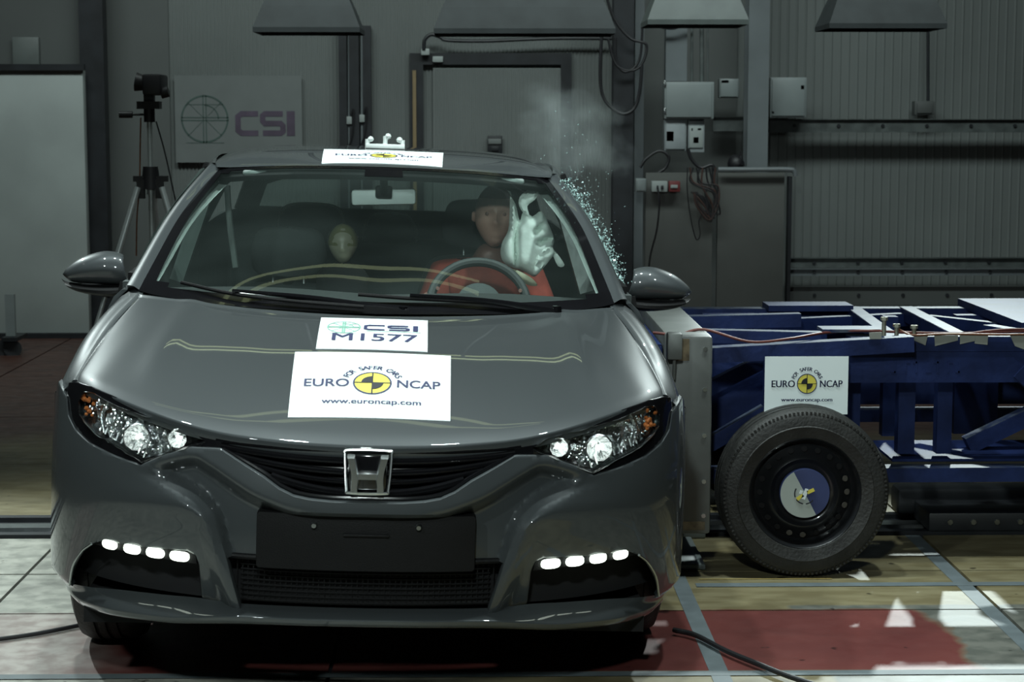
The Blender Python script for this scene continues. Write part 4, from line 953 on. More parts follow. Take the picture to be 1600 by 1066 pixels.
# cowl and wipers
v, f = patch([[(0, .945, .962), (.371, 1.005, .968), (.62, 1.10, .980), (.748, 1.18, .985)], [(0, .975, .975), (.371, 1.03, .978), (.60, 1.105, .985), (.755, 1.20, .995)], [(0, 1.02, 1.0), (.371, 1.07, 1.0), (.60, 1.14, 1.005), (.755, 1.24, 1.02)]], 30, 4)
cw = MB().add(v, f).mirror().build('cowl', MBLACK, car, body=True)
def wpt(x, v):   # point on the windscreen above lateral x at height fraction v
    i = v * (NR - 1); i0 = int(i); row = wv[i0 * WK:(i0 + 1) * WK]; r1 = wv[min(i0 + 1, NR - 1) * WK:(min(i0 + 1, NR - 1) + 1) * WK]
    xs = [(q.x, k) for k, q in enumerate(row)]; k = interp(abs(x), [(a, b) for a, b in xs]); k0 = min(int(k), WK - 2); a = row[k0].lerp(row[k0 + 1], k - k0); b = r1[k0].lerp(r1[k0 + 1], k - k0)
    q = a.lerp(b, i - i0); return Vector((x, q.y, q.z))
UPW = Vector((0, -.42, .9))
for pts, hub in (([(-.62, .075), (-.45, .04), (-.25, .02), (-.04, .01)], (-.48, .985)), ([(-.06, .075), (.10, .06), (.28, .045), (.46, .02)], (.60, 1.0))):
    bl = MB().tube([wpt(x, v) + UPW * .018 for x, v in pts], .006, 8)
    mid = wpt(*pts[1]) + UPW * .03
    hb = Vector((pts[-1][0] + (.10 if hub[0] > 0 else .12), 1.00 + (.05 if hub[0] > 0 else 0), 1.0 if hub[0] > 0 else .99))
    bl = bl.build('wiper', MBLACK, car, body=True)
    MB().tube([mid, mid.lerp(hb, .5) + Vector((0, 0, .008)), hb], lambda t: .005 + .008 * t, 8).build('wiper_arm', PBLACK, bl, body=True)
    MB().cyl(hb - Vector((0, 0, .02)), hb + Vector((0, 0, .018)), .018, .014).build('arm_cap', PBLACK, bl, body=True)
# door mirrors
for sx in (-1, 1):
    rows = []
    for t, xw, zt_, zb_, d in ((0, .845, 1.085, 1.015, .03), (.12, .85, 1.105, 1.002, .055), (.4, .91, 1.112, 1.000, .075), (.7, .985, 1.088, 1.000, .075), (.92, 1.035, 1.052, 1.004, .05), (1, 1.052, 1.03, 1.012, .012)):
        zc_ = (zt_ + zb_) / 2; hh = (zt_ - zb_) / 2
        rows.append([(xw + .01 * math.sin(a), 1.53 + .04 * t - d * math.cos(a * 1.0) * .9, zc_ + hh * math.sin(a)) for a in [-PI / 2 + PI * i / 8 for i in range(9)]])
    v, f = patch(rows, 18, 5)
    mr = onside(MB().add(v, f), sx).build('door_mirror', PAINT, car, body=True, angle=50)
    rows = []
    for t, xw, zt_, zb_, d in ((0, .845, 1.018, .975, .03), (.12, .85, 1.004, .970, .06), (.4, .91, 1.001, .962, .078), (.7, .985, 1.001, .968, .078), (.92, 1.037, 1.005, .982, .053), (1, 1.055, 1.013, 1.0, .015)):
        zc_ = (zt_ + zb_) / 2; hh = (zt_ - zb_) / 2
        rows.append([(xw + .01 * math.sin(a), 1.53 + .04 * t - d * math.cos(a), zc_ + hh * math.sin(a)) for a in [-PI / 2 + PI * i / 8 for i in range(9)]])
    v, f = patch(rows, 14, 5); onside(MB().add(v, f), sx).build('mirror_lower_shell', MBLACK, mr, body=True, angle=50)
    onside(MB().bbox((.87, 1.535, .992), (1.0, 1.555, 1.07), .008), sx).build('mirror_glass', CHROME, mr, body=True)
    onside(MB().beam((.80, 1.50, .99), (.86, 1.50, 1.0), .06, .035), sx).build('mirror_foot', MBLACK, mr, body=True)

# ------------------------------------------------------------------ interior
v, f = patch([[(0, 1.05, .975), (.4, 1.10, .975), (.70, 1.25, .975)], [(0, 1.35, .985), (.4, 1.38, .985), (.74, 1.45, .985)], [(0, 1.62, .985), (.4, 1.62, 1.0), (.76, 1.65, .985)], [(0, 1.70, .93), (.4, 1.72, .94), (.76, 1.72, .93)], [(0, 1.68, .60), (.4, 1.68, .60), (.76, 1.7, .6)]], 20, 4)
MB().add(v, f).mirror().build('dashboard', DASH, car, body=True)
# headliner, inner pillar trims, floor, door cards
hlv = [q + Vector((0, 0, -.035)) for q in roof.v]; MB().add(hlv, roof.f).build('headliner', INTER2, car, body=True)
for sx in (-1, 1):
    v, f = patch([[(.705, 1.25, 1.035), (.690, 1.44, 1.09), (.655, 1.72, 1.195), (.605, 1.90, 1.275), (.545, 2.04, 1.345)], [(.74, 1.32, 1.03), (.735, 1.50, 1.08), (.70, 1.78, 1.19), (.645, 1.96, 1.28), (.575, 2.09, 1.35)], [(.755, 1.42, 1.01), (.76, 1.58, 1.06), (.73, 1.85, 1.17), (.68, 2.0, 1.27), (.61, 2.14, 1.35)]], 24, 4)
    onside(MB().add(v, f), sx).build('pillar_trim', mat('pale_pillar_trim', (0.5, 0.58, 0.55), 0.7), car, body=True)
    onside(MB().box((.80, 1.35, .30), (.83, 3.3, 1.03)), sx).build('door_card', INTER, car, False, body=True)
    onside(MB().beam((.775, 2.36, .95), (.645, 2.37, 1.36), .05, .09, upv=(0, 1, 0)), sx).build('pillar_cover', INTER2, car, False, body=True)
    # sun visor folded up
    onside(MB().bbox((.12, 1.93, 1.365), (.50, 2.09, 1.385), .008), sx).build('sun_visor', INTER2, car, body=True)
MB().box((-.8, .9, .25), (.8, 4.1, .30)).build('cabin_floor', INTER, car, False, body=True)
def bag_(profile, cx, y0, z0, name, m, tilt=0.22, parent=car, D=.10):
    """padded seat part lofted from (half width, height) stations"""
    rows = []
    for (hw, h) in profile:
        y = y0 + tilt * h; n = 14
        rows.append([(cx + hw * math.copysign(abs(math.cos(a)) ** .55, math.cos(a)), y + D * math.copysign(abs(math.sin(a)) ** .8, math.sin(a)), z0 + h) for a in [2 * PI * i / n for i in range(n + 1)]])
    v, f = patch(rows, 30, 4); return MB().add(v, f).build(name, m, parent, body=True, angle=60)
for sx, cx in ((-1, -.37), (1, .37)):
    sm_ = SEATB if sx > 0 else INTER; dz = 0 if sx > 0 else -.13
    st = bag_([(.02, -.01), (.20, 0), (.25, .12), (.25, .35), (.22, .50), (.17, .57), (.02, .585)], cx, 2.43, .48 + dz, 'front_seat', sm_)
    bag_([(.01, 0), (.12, .01), (.145, .06), (.14, .13), (.11, .18), (.01, .19)], cx, 2.56, 1.09 + dz, 'headrest', sm_, .1, st, .06)
    MB().bbox((cx - .25, 1.95, .32), (cx + .25, 2.5, .50), .05).build('seat_cushion', INTER, st, body=True)
    MB().cyl((cx - .06, 2.56, 1.0 + dz), (cx - .06, 2.57, 1.12 + dz), .007).cyl((cx + .06, 2.56, 1.0 + dz), (cx + .06, 2.57, 1.12 + dz), .007).build('headrest_posts', SILV, st, body=True)
rs = MB().bbox((-.68, 3.30, .45), (.68, 3.45, 1.06), .05).bbox((-.68, 2.85, .32), (.68, 3.35, .48), .05).build('rear_seat', INTER, car, body=True)
for x0, x1, zt_ in ((-.46, -.18, 1.205), (-.10, .13, 1.175), (.25, .50, 1.205)):
    zb_ = 1.04; MB().bbox((x0, 3.28, zb_), (x1, 3.38, zt_), .045).build('rear_headrest', INTER, rs, body=True)
    MB().tube([(x0 + .005, 3.27, zb_ + .02), (x0 + .004, 3.27, zt_ - .06), (x0 + .05, 3.27, zt_), (x1 - .05, 3.27, zt_), (x1 - .004, 3.27, zt_ - .06), (x1 - .005, 3.27, zb_ + .02)], .006, 6).build('headrest_piping', PIPE, rs, body=True)
# loop near the left rear: grab handle / belt
MB().tube([(-.60, 2.42, 1.31), (-.585, 2.42, 1.15), (-.56, 2.40, 1.0)], .012, 8).build('seat_belt', INTER2, car, body=True)
# inner mirror
im = MB().bbox((-.115, 1.945, 1.275), (.115, 1.975, 1.332), .012); im.v = [Matrix.Translation((0, 1.96, 1.3)) @ Matrix.Rotation(-.05, 4, 'Y') @ Matrix.Translation((0, -1.96, -1.3)) @ q for q in im.v]
im = im.build('inner_mirror', mat('mirror_back', (0.75, 0.83, 0.81), 0.45), car, body=True)
MB().tube([(0, 1.94, 1.31), (0, 1.90, 1.36), (0, 1.87, 1.395)], .014, 8).bbox((-.03, 1.925, 1.30), (.03, 1.95, 1.345), .008).build('mirror_stem', MBLACK, im, body=True)
# steering wheel
SWC = Vector((.345, 1.80, .938)); SA = Vector((0, -.86, .50)).normalized()   # axis of the wheel, towards the dash
sa, sb = Vector((1, 0, 0)), SA.cross(Vector((1, 0, 0)))
rimp = [SWC + (sa * math.cos(t) + sb * math.sin(t)) * .172 for t in [2 * PI * i / 48 for i in range(49)]]
swm = mat('leather_rim', (0.014, 0.018, 0.018), 0.65)
sw = MB().tube(rimp, .0165, 10, cr=False).build('steering_wheel', swm, car, body=True)
MB().lathe([(0, .0), (.05, .0), (.075, .015), (.08, .04), (0, .045)], SWC + SA * -.02, SA, 24).build('hub', INTER, sw, body=True)
for t in (0.1, PI - .1, PI * 1.5): MB().beam(SWC + (sa * math.cos(t) + sb * math.sin(t)) * .06, SWC + (sa * math.cos(t) + sb * math.sin(t)) * .18, .02, .035, upv=SA).build('spoke', INTER, sw, body=True)
# side head bag: px outline turned into body coordinates at its depth
INVB = MBODY.inverted()
def cp(px, py, y):
    d = rt * ((px - 800) / FPX) + up * ((533 - py) / FPX) + fw
    o = INVB @ Vector((0, 0, CH)); dd = INVB.to_3x3() @ d
    return o + dd * ((y - o.y) / dd.y)
def pillow(name, outline, y, puff, m, parent, folds=(), body=True):
    O = [(q.x, q.z) for q in (cp(a, b, y) for a, b in outline)]
    O = [(q.x, q.y) for q in crline([Vector((a, b)) for a, b in O + O[:1]], 3)[:-1]]
    V, F = cdt(O, (), .009); OL = O + O[:1]; fs = [[(q.x, q.z) for q in (cp(a, b, y) for a, b in L)] for L in folds]
    def th(a, b):
        d = dseg(a, b, OL); t = math.sqrt(max(0, 1 - (1 - min(1, d / .045)) ** 2))
        for L in fs: t *= 1 - .75 * math.exp(-(dseg(a, b, L) / .010) ** 2)
        return puff * t
    n = len(V); vs = [Vector((a, y - th(a, b), b)) for a, b in V] + [Vector((a, y + .6 * th(a, b), b)) for a, b in V]
    mb = MB().add(vs, [tuple(f) for f in F] + [tuple(i + n for i in f[::-1]) for f in F])
    return mb.build(name, m, parent, body=body, angle=70)
ab = pillow('side_airbag', [(797, 306), (806, 320), (812, 345), (818, 330), (832, 338), (846, 330), (858, 352), (866, 374), (864, 388), (872, 398), (862, 402), (852, 414), (838, 431), (830, 431), (815, 422), (800, 418), (787, 410), (782, 396), (785, 378), (794, 360), (796, 335)], 2.05, .07, BAG, car,
    [[(807, 312), (808, 340), (804, 380), (806, 418)], [(846, 352), (836, 360)], [(842, 378), (858, 372)]])
pillow('airbag_fold', [(838, 291), (842, 300), (836, 312), (824, 322), (827, 336), (820, 335), (811, 322), (812, 308), (824, 297)], 2.0, .03, BAG, ab, [[(832, 300), (820, 312), (822, 326)]])
pillow('airbag_lower_lobe', [(836, 402), (850, 386), (862, 386), (866, 396), (858, 408), (848, 420), (838, 430), (832, 424)], 1.99, .035, BAG, ab, [[(845, 400), (858, 392)], [(842, 415), (852, 405)]])
pillow('airbag_tether', [(862, 394), (870, 396), (882, 414), (872, 416)], 2.0, .008, BAG, ab)
pillow('airbag_cover', [(800, 420), (812, 424), (830, 434), (840, 446), (826, 446), (808, 436)], 1.98, .015, mat('torn_cover', (0.30, 0.29, 0.20), 0.7), ab)

# ------------------------------------------------------------------ car group: things on or in the car
def body_empty(name, loc, label, cat, group=None):
    e = empty(name, label=label, cat=cat, group=group, mw=MBODY @ Matrix.Translation(loc)); bpy.context.view_layer.update(); return e
def inb(mb, name, m, e, smooth=True, angle=35):   # mesh given in body coordinates, child of a body_empty
    off = Vector(INVB @ e.matrix_world.translation); mb.v = [q - off for q in mb.v]; return mb.build(name, m, e, smooth, angle)
# crash dummy at the wheel
DC = Vector((.40, 2.45, .45))
dm = body_empty('crash_dummy', DC, 'crash test dummy with brown head and red shirt sitting behind the steering wheel', 'dummy')
def skin_mesh(chain, name, m, parent, off, sub=2):
    """chain: list of (id, parent id, co, radius)"""
    ids = {c[0]: i for i, c in enumerate(chain)}
    me = bpy.data.meshes.new(name); me.from_pydata([tuple(Vector(c[2]) - off) for c in chain], [(ids[c[1]], i) for i, c in enumerate(chain) if c[1] is not None], [])
    o = bpy.data.objects.new(name, me); COL.objects.link(o); o.parent = parent
    s = o.modifiers.new('skin', 'SKIN'); 
    for i, c in enumerate(chain): 
        r = c[3]; me.skin_vertices[0].data[i].radius = (r, r) if not isinstance(r, tuple) else r
    me.skin_vertices[0].data[0].use_root = True; s.use_smooth_shade = True
    b = o.modifiers.new('sub', 'SUBSURF'); b.levels = b.render_levels = sub
    me.materials.append(m); return o
hx, hy, hz = .415, 2.30, 1.232
ch = [('pelvis', None, (.38, 2.42, .52), .15), ('belly', 'pelvis', (.385, 2.42, .66), .135), ('chest', 'belly', (.39, 2.40, .84), (.15, .12)), ('upper', 'chest', (.395, 2.38, .97), (.12, .09)), ('neck', 'upper', (.405, 2.345, 1.06), .058), ('skull', 'neck', (.41, 2.33, 1.13), .055)]
for s, nm in ((-1, 'a'), (1, 'b')):
    ch += [('sh' + nm, 'upper', (.395 + s * .17, 2.37, .985), .062), ('el' + nm, 'sh' + nm, (.395 + s * .24, 2.20, .79), .046), ('wr' + nm, 'el' + nm, (.345 + s * .185, 1.93, .93), .031), ('hd' + nm, 'wr' + nm, (.345 + s * .183, 1.85, .955), (.038, .022))]
    ch += [('hip' + nm, 'pelvis', (.38 + s * .10, 2.33, .52), .095), ('kn' + nm, 'hip' + nm, (.38 + s * .14, 1.93, .60), .062), ('an' + nm, 'kn' + nm, (.38 + s * .12, 1.62, .36), .045), ('ft' + nm, 'an' + nm, (.38 + s * .12, 1.50, .36), .04)]
bpy.context.view_layer.update()
bd = skin_mesh(ch, 'body', SKIND, dm, DC)
for s, nm in ((-1, 'a'), (1, 'b')):      # fingers curled round the rim
    hb = Vector((.345 + s * .183, 1.85, .955))
    for k in range(5):
        z = .028 - k * .014; r = .0085; L = (.9, 1.05, 1.1, 1.0, .8)[k] * .028
        q0 = hb + Vector((0, 0, z)); y = -1
        if k == 0: pts = [q0 + Vector((-s * .02, .01, .0)), q0 + Vector((-s * .035, -.02, .01)), q0 + Vector((-s * .038, -.045, .012))]
        else: pts = [q0, q0 + Vector((s * .004, -L, .0)), q0 + Vector((-s * .012, -L * 1.9, 0)), q0 + Vector((-s * .03, -L * 1.7, 0))]
        o = MB(); o.tube([p - DC for p in pts], lambda t: r * (1 - .25 * t), 8); o.build('finger', SKIND, bd)
sh = [c for c in ch if c[0] in ('pelvis', 'belly', 'chest', 'upper', 'sha', 'shb', 'ela', 'elb')]
sh = [(c[0], c[1], c[2], (tuple(x + .018 for x in c[3]) if isinstance(c[3], tuple) else c[3] + .016)) for c in sh] + [('col', 'upper', (.403, 2.352, 1.035), .078), ('wa', 'ela', (.26, 2.06, .86), .045), ('wb', 'elb', (.51, 2.06, .86), .045)]
skin_mesh(sh, 'shirt', SHIRT, dm, DC)
# head: shaped ellipsoid with brow, nose, lips and chin
n1, n2 = 44, 36; vs = []; 
def gauss(a, s): return math.exp(-(a / s) ** 2)
for i in range(n2 + 1):
    ph = PI * i / n2
    for j in range(n1):
        th = 2 * PI * j / n1; x = math.sin(ph) * math.sin(th); y = -math.sin(ph) * math.cos(th); z = math.cos(ph)
        X = x * .077; Y = y * .098; Z = z * .118
        if z < 0: X *= 1 - .30 * (-z) ** 1.6; Y *= 1 - .10 * (-z)
        if y < 0:
            fz = Z
            Y -= .024 * gauss(X, .013) * gauss(fz + .018, .020) * 1.0 + .012 * gauss(X, .010) * gauss(fz - .008, .022)      # nose
            Y += .014 * (gauss(X - .030, .017) + gauss(X + .030, .017)) * gauss(fz - .010, .013)                             # eye sockets
            Y -= .006 * gauss(fz - .032, .010) * gauss(X, .05)                                                               # brow
            Y -= .008 * gauss(X, .020) * (gauss(fz + .054, .0045) + gauss(fz + .065, .0055)); Y += .004 * gauss(X, .022) * gauss(fz + .0595, .003)   # lips
            Y -= .010 * gauss(X, .022) * gauss(fz + .095, .016)                                                              # chin
        vs.append(Vector((hx, hy, hz)) - DC + Vector((X, Y, Z)))
fs = []; fm = []
for i in range(n2):
    for j in range(n1):
        fs.append((i * n1 + j, (i + 1) * n1 + j, (i + 1) * n1 + (j + 1) % n1, i * n1 + (j + 1) % n1))
hd = mk('head', vs, fs, None, dm, True, 80, mats=[SKIN, SKIND], fm=[1 if i < n2 * .30 else 0 for i in range(n2) for j in range(n1)])  # upper rows darker: shade on the scalp put into the colour
for s in (-1, 1):
    q = Vector((hx, hy, hz)) - DC
    MB().lathe([(0, .005), (.008, .004), (.011, 0), (.006, -.003)], q + Vector((s * .029, -.076, .010)), (0, -1, 0), 12).build('eye', SKIND, hd)
    MB().lathe([(.004, .004), (.018, .008), (.022, 0), (.012, -.008)], q + Vector((s * .076, .005, -.005)), (s, 0.2, 0), 14).build('ear', SKIN, hd)
# child dummy head beside the passenger seat
cd = body_empty('child_dummy', (-.155, 2.25, .9), 'small child dummy with pale tan head and clear cap, left of the inner mirror', 'dummy')
CC = Vector((-.155, 2.95, 1.02)); hc = cp(536, 381, 2.25)
CSK = mat('pale_tan_vinyl', (0.30, 0.29, 0.21), 0.4, var=0.05)
rows = MB(); vs = []
for i in range(25):
    ph = PI * i / 24
    for j in range(28):
        th = 2 * PI * j / 28; x = math.sin(ph) * math.sin(th); y = -math.sin(ph) * math.cos(th); z = math.cos(ph)
        X = x * .056 * (1 - .32 * max(0, -z)); Y = y * .065; Z = z * .074
        if y < 0: Y -= .010 * gauss(X, .010) * gauss(Z + .018, .012); Y += .007 * (gauss(X - .024, .012) + gauss(X + .024, .012)) * gauss(Z, .010); Y -= .004 * gauss(X, .018) * gauss(Z + .048, .005)
        vs.append(hc + Vector((X, Y, Z)))
inb(MB().add(vs, [(i * 28 + j, (i + 1) * 28 + j, (i + 1) * 28 + (j + 1) % 28, i * 28 + (j + 1) % 28) for i in range(24) for j in range(28)]), 'head', CSK, cd, True, 80)
inb(MB().lathe([(.060, -.005), (.059, .022), (.050, .048), (.03, .068), (0, .078)], hc, (0, 0, 1), 32), 'head_cap', glassmat('clear_cap', (.75, .76, .6), 1.0, .05), cd, True, 80)
inb(MB().tube([hc + Vector((0, .02, -.05)), hc + Vector((0, .03, -.12)), hc + Vector((0, .04, -.3)), hc + Vector((0, .04, -.56))], lambda t: .028 + .07 * sm((t - .1) * 4), 16), 'torso', SEATB, cd)

# ------------------------------------------------------------------ stickers on the hood and roof
def drop(tree, x, y, h):
    r = tree.ray_cast(Vector((x, y, 3)), Vector((0, 0, -1)))
    return r[0] + Vector((0, 0, h)) if r[0] else Vector((x, y, 1 + h))
def hit(tree, px, py):
    o = INVB @ Vector((0, 0, CH)); d = (INVB.to_3x3() @ (rt * ((px - 800) / FPX) + up * ((533 - py) / FPX) + fw)).normalized()
    r = tree.ray_cast(o, d); return r[0]
def sheet(name, tree, cx, y0, y1, W0, W1, label, prn, names, thick=.0006, nx=16, ny=8, rot=0.0):
    """paper lying on the bodywork from y0 (front) to y1 (rear)"""
    h0 = .0025; Lx = (y1 - y0)
    def fn(u, v, h):
        t = v / Lx + .5; wd = lerp(W0, W1, t) / ((W0 + W1) / 2)
        x = cx + u * wd * math.cos(rot) - v * math.sin(rot) * .5; y = lerp(y0, y1, t) + u * math.sin(rot)
        return drop(tree, x, y, h0 + h)
    Wm = (W0 + W1) / 2; base = drop(tree, cx, (y0 + y1) / 2, h0)
    vs = [fn(-Wm / 2 + Wm * i / nx, -Lx / 2 + Lx * j / ny, 0) for j in range(ny + 1) for i in range(nx + 1)]
    fs = [(j * (nx + 1) + i, j * (nx + 1) + i + 1, (j + 1) * (nx + 1) + i + 1, (j + 1) * (nx + 1) + i) for j in range(ny) for i in range(nx)]
    e = body_empty(name, base, label, 'label')
    mb = MB().add(vs, fs); skirt(mb, .002, (0, 0, -1), .0003); inb(mb, 'paper', PAPER, e)
    prn.build(lambda u, v, h: fn(u, v, h + .0006) - base, e, names)
    return e

def scaled(p, k):
    for key, (V, F) in p.parts.items(): p.parts[key] = ([(a, b * k) for a, b in V], F)
    return p
p = Print(); csi_logo(p, 'n', 'l', -.088, .036, .050, .05); csi_letters(p, 'n', -.024, .036, .158, .046)
[p.text('n', 'M1577', .006 + d, -.068, .248, .056) for d in (-.0012, .0012)]; p.line('l', [(-.02, .006), (.14, .006)], .003)
sheet('number_sheet', HOODTREE, -.006, .585, .895, .320, .322, 'smaller white paper on bonnet reading M1577 under a round emblem', scaled(p, 1.25), {'n': ('lettering', INKN, 1), 'l': ('emblem', INKG, 0)}, rot=-.006)
sheet('programme_sheet', HOODTREE, -.002, .178, .560, .432, .444, 'large white paper on bonnet with yellow target disc and web address', scaled(euro_print(.45), 1.18), EN)
p = scaled(euro_print(.42), 1.2)
sheet('programme_sheet', ROOFTREE, -.008, 1.90, 2.29, .425, .445, 'white paper with yellow target disc on front edge of the roof', p, EN)
b0 = drop(ROOFTREE, -.005, 2.44, 0)
e = body_empty('roof_bracket', b0, 'small white marker bracket with three round knobs on the roof', 'bracket')
WH = mat('white_marker', (0.75, 0.8, 0.78), 0.4)
inb(MB().bbox(b0 + Vector((-.075, -.02, .0)), b0 + Vector((.075, .02, .018)), .004), 'base_plate', WH, e)
for x, h in ((-.068, .035), (0, .048), (.066, .035)):
    inb(MB().cyl(b0 + Vector((x, 0, .0)), b0 + Vector((x, 0, h)), .009).lathe([(0, .012), (.009, .008), (.013, 0), (.009, -.008), (0, -.012)], b0 + Vector((x + (.012 if x < 0 else -.012 if x > 0 else .01), 0, h)), (0, 0, 1), 12), 'knob', WH, e)

# ================================================================== barrier trolley
tro = empty('barrier_trolley', (1.4, 7.1, 0), 'blue steel barrier trolley on wheels pressed against side of the car', 'trolley')
bpy.context.view_layer.update()
def TP(name, mb, m, parent=None, smooth=False, angle=35):
    bpy.context.view_layer.update(); p = parent or tro; o = mb.build(name, m, None, smooth, angle); o.parent = p; o.matrix_parent_inverse = p.matrix_world.inverted(); return o
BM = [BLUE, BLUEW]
def bar(p, q, wd, ht, capw=True):
    """box section with a worn upper face"""
    mb = MB().beam(p, q, wd, ht)
    p = Vector(p); q = Vector(q); d = (q - p).normalized(); sd = d.cross(Vector((0, 0, 1))).normalized(); u = sd.cross(d).normalized()
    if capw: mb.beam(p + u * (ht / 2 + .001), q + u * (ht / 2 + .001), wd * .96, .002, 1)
    return mb
YN, YF = 6.62, 7.72
# grey barrier block
x0 = .645; x1 = .80
gb = TP('barrier_block', MB().bbox((x0, 6.38, .155), (x1, 7.95, .845), .012), GREYB, None, True)
TP('face_plate', MB().bbox((x0 - .075, 6.50, .30), (x0 - .004, 7.80, .80), .006), BLUE, gb, True)
TP('sensor_box', MB().bbox((x0 - .005, 6.32, .77), (x0 + .045, 6.38, .86), .006).cyl((x0 + .02, 6.34, .77), (x0 + .02, 6.35, .70), .006), GREYB, gb, True)
mb = MB()
for z in (.80, .66, .50, .34, .22): mb.cyl((x0 + .03, 6.376, z), (x0 + .03, 6.385, z), .008, n=6).cyl((x0 + .13, 6.376, z), (x0 + .13, 6.385, z), .008, n=6)
TP('bolts', mb, SILV, gb, True)
TP('stain', MB().box((x0 + .03, 6.3785, .76), (x0 + .075, 6.380, .835)).box((x0 + .03, 6.3785, .555), (x0 + .06, 6.380, .585)).box((x0 + .06, 6.3785, .17), (x1 - .02, 6.380, .20)), mat('rust_stain', (.13, .10, .06), .8, var=.4, scale=30), gb)
ys = YN - .08
a = wp(1098, 555, ys); 
def W_(px, py, Y): return wp(px, py, Y)
# near side
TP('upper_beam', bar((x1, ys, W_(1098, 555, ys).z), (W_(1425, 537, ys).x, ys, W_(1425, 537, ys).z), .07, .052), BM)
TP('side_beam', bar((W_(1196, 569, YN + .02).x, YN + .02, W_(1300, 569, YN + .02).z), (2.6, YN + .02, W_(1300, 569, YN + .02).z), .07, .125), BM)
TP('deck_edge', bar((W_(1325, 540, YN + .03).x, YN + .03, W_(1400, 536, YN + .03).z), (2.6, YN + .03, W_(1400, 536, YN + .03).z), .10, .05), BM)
mb = MB()
TB = Print(); TB.text('t', 'TUV MIRAL', 0, 0, .33, .030, .0)
xx = W_(1392, 583, YN - .02).x; zz = W_(1392, 583, YN - .02).z
for i in range(7):
    x = xx + .012 + i * .038; mb.box((x, YN - .0165, zz), (x + .006, YN - .013, zz + .04)).box((x + (.006 if i % 2 else -.01), YN - .0165, zz + (.034 if i % 3 else .0)), (x + (.02 if i % 2 else .008), YN - .013, zz + (.04 if i % 3 else .006)))
TP('raised_marks', mb, BLUE)['kind'] = 'stuff'
TP('lower_beam', bar((x1, YN + .05, W_(1300, 737, YN + .05).z - .01), (2.6, YN + .05, W_(1300, 735, YN + .05).z - .01), .08, .05), BM)
TP('lower_beam', bar((x1, YF, .36), (2.6, YF, .36), .08, .05), BM)
TP('brace', bar((x1, YN, W_(1098, 700, YN).z), (W_(1196, 643, YN).x, YN, W_(1196, 643, YN).z), .05, .05), BM)
TP('brace', bar((x1, YN + .25, W_(1098, 618, YN + .25).z), (W_(1220, 550, YN + .25).x, YN + .25, W_(1220, 550, YN + .25).z), .05, .05), BM)
TP('gusset', MB().box((x1, YN + .30, .40), (x1 + .28, YN + .33, .78)), BM)
TP('brace', bar((W_(1510, 722, YN + .3).x, YN + .3, .37), (W_(1640, 662, YN + .3).x, YN + .3, .52), .06, .06), BM)
TP('brace', bar((W_(1590, 590, YN).x, YN - .0, W_(1560, 578, YN).z), (W_(1680, 660, YN).x, YN, W_(1680, 660, YN).z), .05, .06), BM)
for xa, xb, yy in ((1405, 1431, YN + .12), (1466, 1489, YN + .12), (1196, 1222, YN + .14), (1316, 1345, YN + .14)):
    q0 = W_(xa, 600, yy).x; q1 = W_(xb, 600, yy).x; TP('post', MB().box((q0, yy, .37), (q1, yy + .06, .72)), BM)
for xa, xb, yy in ((1380, 1401, YF - .3), (1492, 1560, YF - .25), (1098, 1180, YF - .2)):
    q0 = W_(xa, 600, yy).x; q1 = W_(xb, 600, yy).x; TP('post', MB().box((q0, yy, .32), (q1, yy + .06, .80)), BM)
TP('axle_box', MB().box((1.0, YN + .0, .22), (1.36, YF, .42)), BM)
TP('cross_tray', MB().box((1.5, YN + .1, .345), (2.6, YN + .5, .355)), BM)
# top frame
TP('top_beam', bar((x1 - .1, YF, W_(1200, 491, YF).z), (2.6, YF, W_(1200, 491, YF).z), .08, .05), BM)
TP('top_beam', bar((x1 - .1, YF - .42, W_(1100, 505, YF - .42).z), (W_(1250, 498, YF - .42).x, YF - .42, W_(1250, 500, YF - .42).z), .06, .05), BM)
TP('top_beam', bar((x1 - .15, YN + .22, W_(1100, 524, YN + .2).z), (W_(1290, 529, YN + .2).x, YN + .2, W_(1290, 529, YN + .2).z), .06, .045), BM)
TP('top_pad', MB().box((W_(1200, 476, YF - .1).x, YF - .12, W_(1200, 486, YF - .1).z), (W_(1332, 476, YF - .1).x, YF + .05, W_(1200, 477, YF - .1).z)), BM)
TP('top_pad', MB().box((W_(1286, 515, YN).x, YN, W_(1286, 520, YN).z), (W_(1376, 515, YN).x, YN + .12, W_(1286, 515, YN).z)), [BLUEW])
zt = .775
for a_, b_ in (((1332, 490, YF), (1392, 520, YN + .1)), ((1415, 490, YF), (1500, 524, YN + .1)), ((1545, 508, YN + .4), (1600, 516, YN + .2))):
    A_ = W_(*a_); B_ = W_(*b_); A_.z = B_.z = zt + .01; TP('cross_member', bar(A_, B_, .055, .05), [BLUE, BLUEW])
TP('top_member', bar((1.05, YF - .35, zt - .01), (1.80, YF - .05, zt - .01), .05, .05), BM)
TP('top_member', bar((W_(1450, 494, YF - .2).x, YF - .2, zt), (W_(1562, 500, YF - .5).x, YF - .5, zt), .04, .04), BM)
mb = MB().add([(W_(1506, 476, YF).x, YF + .1, .835), (2.7, YF + .1, .835), (2.7, YN + .25, .835), (W_(1590, 510, YN + .3).x, YN + .25, .835), (W_(1506, 476, YF).x, YF + .1, .80), (2.7, YF + .1, .80), (2.7, YN + .25, .80), (W_(1590, 510, YN + .3).x, YN + .25, .80)], [(0, 1, 2, 3), (4, 5, 6, 7), (0, 1, 5, 4), (1, 2, 6, 5), (2, 3, 7, 6), (3, 0, 4, 7)])
TP('raised_deck', mb, [BLUE])
TP('inner_panel', MB().box((x1 + .02, YF + .02, .40), (2.6, YF + .03, .76)), [BLUE])
